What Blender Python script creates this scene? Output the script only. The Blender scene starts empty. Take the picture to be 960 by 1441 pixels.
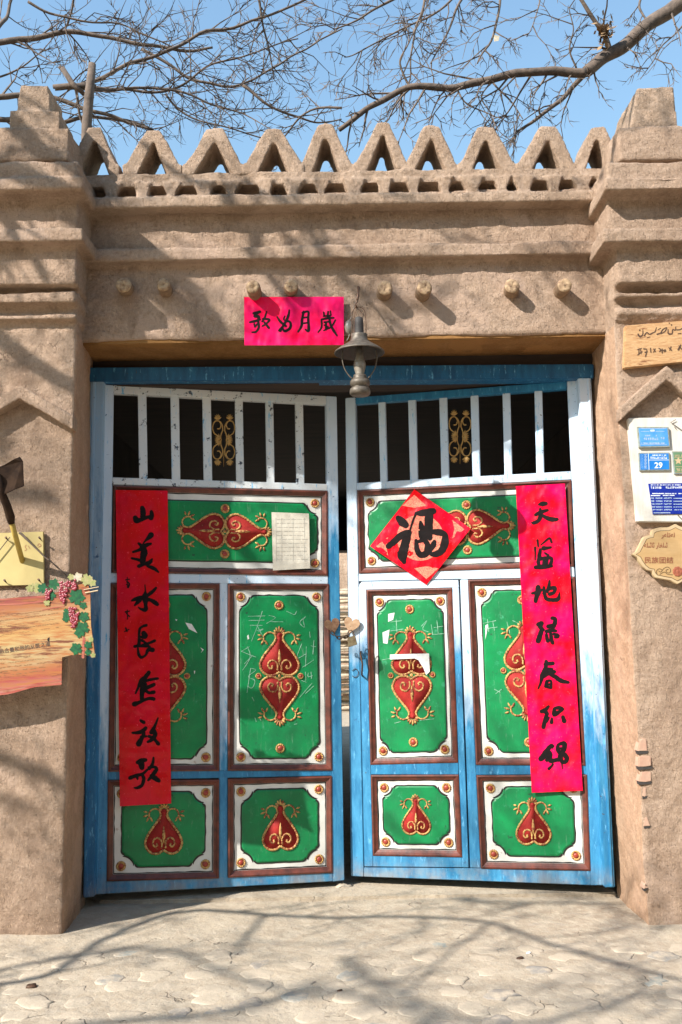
import bpy, bmesh, math, random
import numpy as np
from mathutils import Vector, Matrix, noise
random.seed(7)
SC = bpy.context.scene
COL = SC.collection

# ------------------------------------------------------------------ camera
F, CX, CY = 1300.0, 480.0, 720.5
CAM = Vector((0.0, -4.38, 1.2))
PITCH, YAW, ROLL = math.radians(7.66), math.radians(0.0), math.radians(-0.9)
fw = Vector((math.sin(YAW) * math.cos(PITCH), math.cos(YAW) * math.cos(PITCH), math.sin(PITCH)))
r0 = Vector((math.cos(YAW), -math.sin(YAW), 0))
u0 = r0.cross(fw)
RT = r0 * math.cos(ROLL) + u0 * math.sin(ROLL)
UP = u0 * math.cos(ROLL) - r0 * math.sin(ROLL)
cam = bpy.data.cameras.new('camera')
cam.sensor_fit = 'VERTICAL'; cam.sensor_height = 24; cam.lens = 24 * F / 1441
cam.clip_end = 500
co = bpy.data.objects.new('camera', cam); COL.objects.link(co)
co.matrix_world = Matrix.Translation(CAM) @ Matrix((RT, UP, -fw)).transposed().to_4x4()
SC.camera = co

# ------------------------------------------------------------------ light
SUN = Vector((1.28, 1.0, -1.25))
w = bpy.data.worlds.new('World'); SC.world = w; w.use_nodes = True
nt = w.node_tree
sky = nt.nodes.new('ShaderNodeTexSky'); sky.sky_type = 'NISHITA'; sky.sun_disc = False
elev = math.atan2(1.25, math.hypot(1.28, 1.0))
sky.sun_elevation = elev
sky.sun_rotation = math.atan2(-1.28, -1.0)
sky.air_density = 2.2; sky.dust_density = 0.3; sky.ozone_density = 6.0
bg = nt.nodes['Background']; bg.inputs[1].default_value = 0.125
nt.links.new(sky.outputs[0], bg.inputs[0])
sl = bpy.data.lights.new('sun', 'SUN'); sl.energy = 5.0; sl.angle = math.radians(0.55); sl.color = (1, 0.955, 0.89)
so = bpy.data.objects.new('sun', sl); COL.objects.link(so)
so.rotation_euler = SUN.to_track_quat('-Z', 'Y').to_euler()
SC.view_settings.view_transform = 'Standard'; SC.view_settings.look = 'None'
SC.view_settings.exposure = 0.93; SC.view_settings.gamma = 1

# ------------------------------------------------------------------ helpers
def ray(px, py):
    return fw + RT * ((px - CX) / F) - UP * ((py - CY) / F)
def P(px, py, Y):
    d = ray(px, py); return CAM + d * ((Y - CAM.y) / d.y)
def G(px, py, z=0.0):
    d = ray(px, py); return CAM + d * ((z - CAM.z) / d.z)
def tag(o, label=None, cat=None, group=None, kind=None):
    if label: o['label'] = label
    if cat: o['category'] = cat
    if group: o['group'] = group
    if kind: o['kind'] = kind
    return o
def empty(name, loc=(0, 0, 0), rz=0.0, **k):
    o = bpy.data.objects.new(name, None); COL.objects.link(o)
    o.empty_display_size = .1; o.location = loc; o.rotation_euler = (0, 0, rz)
    return tag(o, **k)
def link(name, me, parent=None, **k):
    o = bpy.data.objects.new(name, me); COL.objects.link(o)
    if parent: o.parent = parent
    return tag(o, **k)
def catmull(pts, n=6):
    out = []
    P0 = [pts[0]] + list(pts) + [pts[-1]]
    for i in range(1, len(P0) - 2):
        a, b, c, d = P0[i - 1], P0[i], P0[i + 1], P0[i + 2]
        for k in range(n):
            t = k / n
            out.append(tuple(.5 * (2 * b[j] + (c[j] - a[j]) * t + (2 * a[j] - 5 * b[j] + 4 * c[j] - d[j]) * t * t + (3 * b[j] - a[j] - 3 * c[j] + d[j]) * t ** 3) for j in range(len(b))))
    out.append(tuple(pts[-1])); return out
class MB:
    def __init__(s): s.v = []; s.f = []; s.m = []
    def face(s, idx, m=0): s.f.append(idx); s.m.append(m)
    def prism(s, poly, n, m=0, top=True, bottom=True):
        """poly: list of Vector (face pointing along n), extruded back by -n"""
        b = len(s.v); k = len(poly)
        s.v += [Vector(p) for p in poly] + [Vector(p) - Vector(n) for p in poly]
        if top: s.face(list(range(b, b + k)), m)
        if bottom: s.face([b + k + i for i in reversed(range(k))], m)
        for i in range(k):
            j = (i + 1) % k
            s.face([b + i, b + k + i, b + k + j, b + j], m)
    def box(s, lo, hi, m=0):
        x0, y0, z0 = lo; x1, y1, z1 = hi
        s.prism([Vector((x0, y0, z0)), Vector((x1, y0, z0)), Vector((x1, y0, z1)), Vector((x0, y0, z1))], Vector((0, -(y1 - y0), 0)), m)
    def tube(s, pts, rad, n=6, m=0, cap=True):
        pts = [Vector(p) for p in pts]
        b = len(s.v); k = len(pts)
        t0 = (pts[1] - pts[0]).normalized()
        ref = Vector((0, 0, 1)) if abs(t0.z) < .9 else Vector((1, 0, 0))
        a = t0.cross(ref).normalized()
        for i, p in enumerate(pts):
            t = (pts[min(i + 1, k - 1)] - pts[max(i - 1, 0)])
            t = t.normalized() if t.length > 1e-9 else t0
            a = (a - t * a.dot(t)); a = a.normalized() if a.length > 1e-6 else t.orthogonal().normalized()
            c = t.cross(a)
            r = rad[i] if hasattr(rad, '__len__') else rad
            for j in range(n):
                an = 2 * math.pi * j / n
                s.v.append(p + a * (r * math.cos(an)) + c * (r * math.sin(an)))
        for i in range(k - 1):
            for j in range(n):
                q = (j + 1) % n
                s.face([b + i * n + j, b + i * n + q, b + (i + 1) * n + q, b + (i + 1) * n + j], m)
        if cap:
            s.face([b + j for j in reversed(range(n))], m)
            s.face([b + (k - 1) * n + j for j in range(n)], m)
    def lathe(s, prof, o=(0, 0, 0), n=24, m=0, ax='z', scal=0):
        o = Vector(o); b = len(s.v)
        for (r, z) in prof:
            for j in range(n):
                an = 2 * math.pi * j / n
                rr = r * (1 + (scal if j % 2 else -scal))
                if ax == 'z': s.v.append(o + Vector((rr * math.cos(an), rr * math.sin(an), z)))
                else: s.v.append(o + Vector((rr * math.cos(an), -z, rr * math.sin(an))))
        for i in range(len(prof) - 1):
            for j in range(n):
                q = (j + 1) % n
                s.face([b + i * n + j, b + i * n + q, b + (i + 1) * n + q, b + (i + 1) * n + j], m)
        s.face([b + j for j in reversed(range(n))], m)
        s.face([b + (len(prof) - 1) * n + j for j in range(n)], m)
    def ball(s, o, rx, ry=None, rz=None, n=8, m=0):
        ry = rx if ry is None else ry; rz = rx if rz is None else rz
        o = Vector(o); b = len(s.v); R = max(3, n // 2)
        for i in range(R + 1):
            th = math.pi * i / R
            for j in range(n):
                an = 2 * math.pi * j / n
                s.v.append(o + Vector((rx * math.sin(th) * math.cos(an), ry * math.sin(th) * math.sin(an), rz * math.cos(th))))
        for i in range(R):
            for j in range(n):
                q = (j + 1) % n
                s.face([b + i * n + j, b + (i + 1) * n + j, b + (i + 1) * n + q, b + i * n + q], m)
    def mesh(s, name, mats, smooth=False, recalc=True, bevel=0):
        me = bpy.data.meshes.new(name)
        me.from_pydata([tuple(v) for v in s.v], [], s.f)
        for mm in (mats if isinstance(mats, (list, tuple)) else [mats]): me.materials.append(mm)
        for i, p in enumerate(me.polygons): p.material_index = s.m[i]
        if recalc or bevel:
            bm = bmesh.new(); bm.from_mesh(me)
            if bevel:
                bmesh.ops.bevel(bm, geom=bm.edges[:], offset=bevel, segments=2, affect='EDGES', clamp_overlap=True)
            bmesh.ops.recalc_face_normals(bm, faces=bm.faces[:])
            bm.to_mesh(me); bm.free()
        if smooth:
            me.polygons.foreach_set('use_smooth', [True] * len(me.polygons))
        me.update(); return me
    def build(s, name, mats, parent=None, smooth=False, recalc=True, bevel=0, **k):
        return link(name, s.mesh(name, mats, smooth, recalc, bevel), parent, **k)

# ------------------------------------------------------------------ materials
def newmat(name):
    m = bpy.data.materials.new(name); m.use_nodes = True
    return m, m.node_tree.nodes, m.node_tree.links, m.node_tree.nodes['Principled BSDF']
def N(nodes, t, **k):
    n = nodes.new(t)
    for a, b in k.items():
        if a.startswith('i_'): n.inputs[a[2:]].default_value = b
        else: setattr(n, a, b)
    return n
def noise_n(ns, ls, vec, scale, detail=4, rough=.55):
    n = N(ns, 'ShaderNodeTexNoise'); n.inputs['Scale'].default_value = scale
    n.inputs['Detail'].default_value = detail; n.inputs['Roughness'].default_value = rough
    if vec is not None: ls.new(vec, n.inputs['Vector'])
    return n.outputs[0]
def ramp(ns, ls, fac, a, b, ca=(0, 0, 0, 1), cb=(1, 1, 1, 1)):
    r = N(ns, 'ShaderNodeValToRGB'); r.color_ramp.elements[0].position = a; r.color_ramp.elements[1].position = b
    r.color_ramp.elements[0].color = ca; r.color_ramp.elements[1].color = cb
    ls.new(fac, r.inputs[0]); return r.outputs[0]
def mixc(ns, ls, fac, a, b, typ='MIX'):
    m = N(ns, 'ShaderNodeMix', data_type='RGBA', blend_type=typ)
    for s_, v in ((0, fac), (6, a), (7, b)):
        if isinstance(v, (int, float)): m.inputs[s_].default_value = v
        elif isinstance(v, tuple): m.inputs[s_].default_value = (*v[:3], 1)
        else: ls.new(v, m.inputs[s_])
    return m.outputs[2]
def bump(ns, ls, h, strength, dist, prev=None):
    b = N(ns, 'ShaderNodeBump'); b.inputs['Strength'].default_value = strength; b.inputs['Distance'].default_value = dist
    ls.new(h, b.inputs['Height'])
    if prev is not None: ls.new(prev, b.inputs['Normal'])
    return b.outputs[0]
def objvec(ns, ls, scale=None, rot=None):
    t = N(ns, 'ShaderNodeTexCoord').outputs['Object']
    if scale or rot:
        mp = N(ns, 'ShaderNodeMapping'); ls.new(t, mp.inputs['Vector'])
        if scale: mp.inputs['Scale'].default_value = scale
        if rot: mp.inputs['Rotation'].default_value = rot
        t = mp.outputs[0]
    return t
def plain(name, c1, c2=None, scale=20, rough=.6, bstr=.2, bdist=.002, bscale=80, metal=0, stretch=None, chip=None, chipw=.62, chips=40, spec=None, coat=0):
    m, ns, ls, p = newmat(name)
    v = objvec(ns, ls, stretch)
    c2 = c2 or tuple(x * .75 for x in c1)
    f = ramp(ns, ls, noise_n(ns, ls, v, scale), .35, .68)
    c = mixc(ns, ls, f, c1, c2)
    if chip:
        f2 = ramp(ns, ls, noise_n(ns, ls, v, chips, 5, .65), chipw, chipw + .03)
        c = mixc(ns, ls, f2, c, chip)
    ls.new(c, p.inputs['Base Color'])
    p.inputs['Roughness'].default_value = rough; p.inputs['Metallic'].default_value = metal
    if spec is not None: p.inputs['Specular IOR Level'].default_value = spec
    if coat: p.inputs['Coat Weight'].default_value = coat; p.inputs['Coat Roughness'].default_value = .15
    if bstr: ls.new(bump(ns, ls, noise_n(ns, ls, v, bscale, 6), bstr, bdist), p.inputs['Normal'])
    return m

def mud(name, ca, cb, cc, rough=.95, b1=.9, streak=True):
    m, ns, ls, p = newmat(name)
    v = objvec(ns, ls)
    big = ramp(ns, ls, noise_n(ns, ls, v, 1.6, 5), .3, .7)
    mid = ramp(ns, ls, noise_n(ns, ls, v, 9, 6, .65), .35, .7)
    c = mixc(ns, ls, big, ca, cb)
    c = mixc(ns, ls, mid, c, cc)
    md = ramp(ns, ls, noise_n(ns, ls, v, 70, 5, .75), .40, .62, (.86, .84, .82, 1), (1.08, 1.08, 1.08, 1))
    c = mixc(ns, ls, 1.0, c, md, 'MULTIPLY')
    st = objvec(ns, ls, (1, 1, .35))
    c = mixc(ns, ls, ramp(ns, ls, noise_n(ns, ls, st, 3.2, 6, .7), .52, .66), c, (ca[0] * .74, ca[1] * .72, ca[2] * .70))
    c = mixc(ns, ls, ramp(ns, ls, noise_n(ns, ls, v, 2.1, 5, .6), .575, .60), c, (ca[0] * 1.12, ca[1] * 1.13, ca[2] * 1.15))
    sz = N(ns, 'ShaderNodeSeparateXYZ'); ls.new(v, sz.inputs[0])
    dmp = N(ns, 'ShaderNodeMapRange'); dmp.inputs[1].default_value = .0; dmp.inputs[2].default_value = .35; dmp.inputs[3].default_value = 1.0; dmp.inputs[4].default_value = 0
    ls.new(sz.outputs[2], dmp.inputs[0])
    dm2 = N(ns, 'ShaderNodeMath', operation='MULTIPLY'); ls.new(dmp.outputs[0], dm2.inputs[0]); ls.new(ramp(ns, ls, noise_n(ns, ls, v, 8, 6, .75), .42, .62), dm2.inputs[1])
    c = mixc(ns, ls, dm2.outputs[0], c, (ca[0] * .66, ca[1] * .64, ca[2] * .62))
    # straw flecks and grit
    vs = objvec(ns, ls, (1, 1, .35), (0, .7, 0))
    gr = ramp(ns, ls, noise_n(ns, ls, vs, 170, 3, .6), .62, .70)
    c = mixc(ns, ls, gr, c, (cb[0] * 1.5, cb[1] * 1.5, cb[2] * 1.45))
    dk = ramp(ns, ls, noise_n(ns, ls, v, 120, 2, .5), .30, .22 + .001, (1, 1, 1, 1), (0, 0, 0, 1))
    dk2 = ramp(ns, ls, noise_n(ns, ls, v, 110, 3, .6), .27, .34, (1, 1, 1, 1), (0, 0, 0, 1))
    c = mixc(ns, ls, dk2, c, (ca[0] * .5, ca[1] * .5, ca[2] * .5))
    # sparse hairline cracks
    wv = N(ns, 'ShaderNodeVectorMath', operation='ADD')
    nn = N(ns, 'ShaderNodeTexNoise'); nn.inputs['Scale'].default_value = 7; nn.inputs['Detail'].default_value = 5
    ls.new(v, nn.inputs['Vector'])
    sc = N(ns, 'ShaderNodeVectorMath', operation='SCALE'); sc.inputs[3].default_value = .35
    ls.new(nn.outputs[1], sc.inputs[0]); ls.new(v, wv.inputs[0]); ls.new(sc.outputs[0], wv.inputs[1])
    vo = N(ns, 'ShaderNodeTexVoronoi', feature='DISTANCE_TO_EDGE'); vo.inputs['Scale'].default_value = 2.6
    ls.new(wv.outputs[0], vo.inputs['Vector'])
    cr = ramp(ns, ls, vo.outputs[0], .0, .007, (1, 1, 1, 1), (0, 0, 0, 1))
    msk = ramp(ns, ls, noise_n(ns, ls, v, 3.1, 3), .58, .68)
    mm = N(ns, 'ShaderNodeMath', operation='MULTIPLY'); ls.new(cr, mm.inputs[0]); ls.new(msk, mm.inputs[1])
    c = mixc(ns, ls, mm.outputs[0], c, (ca[0] * .4, ca[1] * .38, ca[2] * .36))
    ls.new(c, p.inputs['Base Color']); p.inputs['Roughness'].default_value = rough
    p.inputs['Specular IOR Level'].default_value = .15
    vh = objvec(ns, ls, (.35, 1, 1.6))
    n0 = bump(ns, ls, noise_n(ns, ls, vh, 9, 6, .7), b1 * .8, .03)
    n1 = bump(ns, ls, noise_n(ns, ls, v, 42, 8, .8), b1, .02, n0)
    n2 = bump(ns, ls, noise_n(ns, ls, vs, 150, 6, .75), b1, .009, n1)
    pit = ramp(ns, ls, noise_n(ns, ls, v, 62, 4, .65), .60, .68, (1, 1, 1, 1), (0, 0, 0, 1))
    n2 = bump(ns, ls, pit, b1, .008, n2)
    vt = objvec(ns, ls, (1, 1, .22), (0, .25, 0))
    n2 = bump(ns, ls, noise_n(ns, ls, vt, 40, 5, .7), b1 * .6, .010, n2)
    inv = N(ns, 'ShaderNodeMath', operation='SUBTRACT'); inv.inputs[0].default_value = 1; ls.new(mm.outputs[0], inv.inputs[1])
    n3 = bump(ns, ls, inv.outputs[0], .5, .006, n2)
    ls.new(n3, p.inputs['Normal']); return m
M = {}
M['mud'] = mud('mud_plaster', (.49, .345, .25), (.41, .285, .20), (.57, .415, .305), b1=.85)
M['mud_pale'] = mud('mud_plaster_pale', (.52, .375, .27), (.46, .325, .23), (.57, .42, .31))
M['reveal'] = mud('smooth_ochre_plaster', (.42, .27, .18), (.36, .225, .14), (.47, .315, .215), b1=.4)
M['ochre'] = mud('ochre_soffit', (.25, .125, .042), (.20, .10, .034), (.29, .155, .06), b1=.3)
M['darkmud'] = plain('shade_darkened_plaster', (.07, .05, .04), (.04, .03, .024), 5, .95, .4, .01, 30)  # near-black plaster: the gloom of the passage is put into its colour
M['brick'] = plain('red_brick', (.43, .25, .175), (.46, .31, .22), 30, .9, .5, .004, 60)
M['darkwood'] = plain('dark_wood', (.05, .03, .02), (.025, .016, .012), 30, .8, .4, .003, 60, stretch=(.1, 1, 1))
M['moulding'] = plain('brown_moulding', (.15, .036, .020), (.06, .018, .012), 22, .5, .4, .002, 90, chip=(.02, .012, .01), chipw=.66, chips=30)
M['white'] = plain('white_enamel', (.68, .67, .62), (.55, .54, .49), 9, .42, .25, .002, 40, chip=(.42, .36, .30), chipw=.69, chips=26)
def greenm():
    m, ns, ls, p = newmat('green_enamel')
    v = objvec(ns, ls)
    c = mixc(ns, ls, ramp(ns, ls, noise_n(ns, ls, v, 5, 5, .65), .35, .65), (.003, .23, .066), (.008, .14, .048))  # light and dark green patches: uneven paint with soft shadow mixed in
    c = mixc(ns, ls, ramp(ns, ls, noise_n(ns, ls, v, 16, 6, .75), .60, .72), c, (.05, .32, .16))
    c = mixc(ns, ls, ramp(ns, ls, noise_n(ns, ls, v, 34, 6, .75), .63, .67), c, (.02, .07, .04))
    vs = objvec(ns, ls, (6, 6, .8))
    c = mixc(ns, ls, ramp(ns, ls, noise_n(ns, ls, vs, 14, 5, .7), .60, .75), c, (.10, .24, .14))
    ls.new(c, p.inputs['Base Color']); p.inputs['Specular IOR Level'].default_value = .35
    rr_ = N(ns, 'ShaderNodeMapRange'); rr_.inputs[3].default_value = .22; rr_.inputs[4].default_value = .55
    ls.new(noise_n(ns, ls, v, 9, 5, .7), rr_.inputs[0]); ls.new(rr_.outputs[0], p.inputs['Roughness'])
    nb = bump(ns, ls, noise_n(ns, ls, v, 4.5, 2), .45, .03)
    ls.new(bump(ns, ls, noise_n(ns, ls, v, 60, 5), .2, .002, nb), p.inputs['Normal']); return m
M['green'] = greenm()
M['black'] = plain('black_enamel', (.008, .008, .008), (.015, .012, .01), 40, .5, .2, .001, 60)
M['gold'] = plain('gold_paint', (.56, .36, .12), (.40, .20, .07), 60, .62, .6, .002, 200, chip=(.22, .06, .03), chipw=.52, chips=90, spec=.3)
M['drop'] = plain('dark_red_paint', (.34, .025, .02), (.23, .016, .014), 30, .7, .6, .002, 90, spec=.2, chip=(.30, .10, .05), chipw=.64, chips=60)
M['red'] = plain('red_bead', (.36, .06, .03), (.25, .03, .02), 60, .4, .3, .001, 120)
M['ink'] = plain('brush_ink', (.006, .005, .005), (.012, .006, .006), 60, .6, .0, spec=.12)
M['sheet'] = plain('aged_sheet', (.62, .58, .48), (.5, .46, .38), 30, .8, .4, .002, 40)
M['scratch'] = plain('scratched_paint', (.26, .46, .33), (.14, .36, .22), 90, .8, 0)
M['tornpaper'] = plain('torn_paper', (.75, .74, .70), (.6, .6, .58), 60, .8, .2)
M['iron'] = plain('rusty_iron', (.07, .045, .03), (.12, .06, .035), 60, .6, .5, .001, 120, metal=.6)
M['rust'] = plain('rusted_plate', (.16, .075, .04), (.32, .19, .11), 50, .7, .4, .001, 100, metal=.3)
M['tan'] = plain('tan_metal', (.42, .28, .17), (.3, .17, .09), 50, .6, .3, .001, 100, metal=.3)
M['brass'] = plain('old_brass', (.40, .33, .20), (.25, .18, .1), 80, .45, .3, .001, 150, metal=.7)
M['log'] = plain('log_bark', (.26, .17, .10), (.16, .10, .06), 40, .9, .7, .004, 90)
M['logend'] = plain('log_end_grain', (.46, .32, .19), (.20, .12, .07), 60, .9, .9, .006, 70)
M['bark'] = plain('branch_bark', (.16, .115, .085), (.075, .055, .042), 25, .9, .6, .004, 80)
M['lampmetal'] = plain('weathered_lantern_metal', (.15, .125, .095), (.07, .055, .042), 50, .55, .4, .002, 90, metal=.35, chip=(.10, .07, .05), chipw=.66, chips=60)
M['lampdark'] = plain('near_black_metal', (.03, .027, .024), (.05, .04, .035), 60, .7, .3, .001, 90)  # near-black tone for the chimney and the inner face of the lamp cone
M['boardwhite'] = plain('whitewashed_board', (.66, .62, .55), (.58, .53, .45), 6, .7, .5, .003, 30, stretch=(5, 5, 1), chip=(.45, .38, .28), chipw=.7, chips=12)
M['plateblue'] = plain('blue_enamel_plate', (.012, .16, .50), (.02, .20, .56), 30, .35, .1)
M['platesky'] = plain('faded_blue_plate', (.06, .25, .58), (.11, .32, .66), 30, .35, .1)
M['platenavy'] = plain('navy_plate', (.006, .02, .22), (.01, .03, .30), 30, .35, .1)
M['plategreen'] = plain('green_plate', (.08, .17, .08), (.12, .22, .12), 40, .5, .2)
M['print'] = plain('white_lettering', (.78, .82, .86), (.7, .75, .8), 60, .5, 0)
M['printdim'] = plain('worn_lettering', (.5, .58, .68), (.3, .42, .6), 160, .5, 0)
M['platerim'] = plain('grey_rim', (.28, .33, .34), (.22, .22, .16), 60, .5, .2)
M['cartwood'] = plain('varnished_wood', (.48, .31, .145), (.42, .26, .11), 12, .55, .3, .002, 60, stretch=(.4, 1, 2))
M['cartedge'] = plain('pale_wood_edge', (.53, .40, .23), (.46, .33, .19), 20, .6, .3, .002, 60)
M['carve'] = plain('carved_red_line', (.30, .10, .05), (.22, .07, .03), 60, .8, 0)
M['carvedk'] = plain('carved_groove', (.13, .08, .03), (.09, .05, .02), 60, .8, 0)
M['carvefl'] = plain('carved_flower_red', (.36, .10, .05), (.26, .08, .04), 90, .8, .8, .003, 120)
M['yellow'] = plain('yellow_painted_board', (.50, .40, .16), (.44, .34, .13), 9, .6, .2, .001, 40, chip=(.4, .32, .14), chipw=.70, chips=30)
M['handle'] = plain('yellow_handle', (.45, .33, .07), (.36, .25, .05), 60, .5, .2)
M['hoe'] = plain('old_iron_blade', (.045, .026, .016), (.02, .012, .009), 30, .85, .6, .002, 60, spec=.1)
M['grape'] = plain('printed_grape', (.17, .008, .02), (.34, .05, .07), 160, .35, 0)
M['leafp'] = plain('printed_leaf', (.005, .06, .028), (.014, .13, .04), 70, .4, 0)
M['leafd'] = plain('printed_dry_leaf', (.36, .30, .14), (.22, .26, .07), 90, .5, 0)
M['stripe'] = plain('printed_red_edge', (.30, .05, .035), (.42, .14, .09), 30, .5, 0, stretch=(.3, 1, 3))
M['woodpile'] = plain('sunlit_straw', (.48, .39, .28), (.30, .24, .17), 20, .9, .6, .01, 20)
M['dryleaf'] = plain('dry_leaf', (.20, .12, .06), (.30, .19, .09), 60, .8, .3)
M['fugold'] = plain('gold_speckle_print', (.60, .27, .15), (.66, .04, .04), 190, .5, .2, .0005, 200)

def paint(name, zlo, zhi, amp=.5, blue=(.045, .25, .44), blue2=(.014, .15, .31), pale=(.55, .64, .73), chips=(.02, .09, .22), dirt=True, chipw=.66):
    m, ns, ls, p = newmat(name)
    v = objvec(ns, ls); vs = objvec(ns, ls, (3.5, 3.5, .7))
    sep = N(ns, 'ShaderNodeSeparateXYZ'); ls.new(v, sep.inputs[0])
    mr = N(ns, 'ShaderNodeMapRange'); mr.inputs[1].default_value = zlo; mr.inputs[2].default_value = zhi
    ls.new(sep.outputs[2], mr.inputs[0])
    n = noise_n(ns, ls, vs, 5, 6, .7)
    a = N(ns, 'ShaderNodeMath', operation='MULTIPLY_ADD'); a.inputs[1].default_value = amp * 2; a.inputs[2].default_value = -amp
    ls.new(n, a.inputs[0])
    ad = N(ns, 'ShaderNodeMath', operation='ADD'); ls.new(mr.outputs[0], ad.inputs[0]); ls.new(a.outputs[0], ad.inputs[1])
    f = ramp(ns, ls, ad.outputs[0], .32, .68)
    bb = mixc(ns, ls, ramp(ns, ls, noise_n(ns, ls, vs, 7, 5, .7), .4, .62), blue, blue2)
    pp = mixc(ns, ls, ramp(ns, ls, noise_n(ns, ls, v, 3, 4), .4, .7), pale, tuple(x * y for x, y in zip(pale, (.82, .9, .96))))
    c = mixc(ns, ls, f, bb, pp)
    ch = ramp(ns, ls, noise_n(ns, ls, v, 26, 6, .75), chipw - .02, chipw + .005)
    c = mixc(ns, ls, ch, c, chips)
    ch2 = ramp(ns, ls, noise_n(ns, ls, vs, 15, 6, .75), .58, .66)
    c = mixc(ns, ls, ch2, c, (.14, .42, .66))
    sp = ramp(ns, ls, noise_n(ns, ls, v, 75, 3, .6), .69, .72)
    c = mixc(ns, ls, sp, c, (.06, .05, .04))
    if dirt:
        d = N(ns, 'ShaderNodeMapRange'); d.inputs[1].default_value = .02; d.inputs[2].default_value = .16
        d.inputs[3].default_value = .75; d.inputs[4].default_value = 0
        ls.new(sep.outputs[2], d.inputs[0])
        dm = N(ns, 'ShaderNodeMath', operation='MULTIPLY'); ls.new(d.outputs[0], dm.inputs[0])
        ls.new(ramp(ns, ls, noise_n(ns, ls, v, 9, 5, .7), .38, .6), dm.inputs[1])
        c = mixc(ns, ls, dm.outputs[0], c, (.33, .28, .22))
    ls.new(c, p.inputs['Base Color']); p.inputs['Roughness'].default_value = .48
    nb = bump(ns, ls, noise_n(ns, ls, vs, 25, 6, .7), .35, .003)
    nb = bump(ns, ls, ch, .4, -.001, nb)
    ls.new(nb, p.inputs['Normal']); return m
M['p_high'] = paint('faded_paint_pale', .30, 1.25, .65)
M['p_mid'] = paint('faded_paint_half', .95, 1.35, .5)
M['p_inner'] = paint('faded_paint_worn', 1.35, 2.25, .45)
M['p_low'] = paint('faded_paint_low', .55, 1.15, .55)
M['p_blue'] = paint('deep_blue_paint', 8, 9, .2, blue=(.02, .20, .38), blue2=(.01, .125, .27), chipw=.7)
M['p_beam'] = paint('shaded_blue_beam_paint', 8, 9, .2, blue=(.010, .115, .25), blue2=(.006, .07, .17), chipw=.7)  # darker copy of the blue, with the beam's shade mixed into the paint
M['p_jl'] = paint('steel_blue_paint', 0.2, 2.6, .7, blue=(.022, .17, .36), blue2=(.012, .12, .27), pale=(.32, .44, .55))
M['p_jr'] = paint('jamb_paint', .2, 1.7, .7)
M['p_white'] = paint('whitish_paint', -2, -1, .2, pale=(.62, .64, .64), chips=(.03, .04, .06), dirt=False, chipw=.61)

def paperred(name, base, edge):
    m, ns, ls, p = newmat(name)
    v = objvec(ns, ls)
    c = mixc(ns, ls, ramp(ns, ls, noise_n(ns, ls, v, 6, 3), .42, .62), base, edge)  # pinker patches paint the glare of the film into the red
    fl = ramp(ns, ls, noise_n(ns, ls, v, 120, 2), .69, .72)
    c = mixc(ns, ls, fl, c, (.82, .06, .10))
    ls.new(c, p.inputs['Base Color']); p.inputs['Roughness'].default_value = .42
    p.inputs['Specular IOR Level'].default_value = .16
    p.inputs['Coat Weight'].default_value = .22; p.inputs['Coat Roughness'].default_value = .12
    vv = objvec(ns, ls, (2.2, 2.2, 1.6))
    nb = bump(ns, ls, noise_n(ns, ls, vv, 4.5, 2, .5), .65, .05)
    nb = bump(ns, ls, noise_n(ns, ls, v, 60, 3, .6), .10, .002, nb)
    ls.new(nb, p.inputs['Normal']); return m
M['paper'] = paperred('glossy_red_paper', (.62, .0, .004), (.66, .0, .022))
M['paper3'] = paperred('glossy_pinkish_red_paper', (.70, .0, .012), (.78, .0, .085))
M['paper2'] = paperred('glossy_crimson_paper', (.80, .004, .11), (.82, .0, .05))

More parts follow.
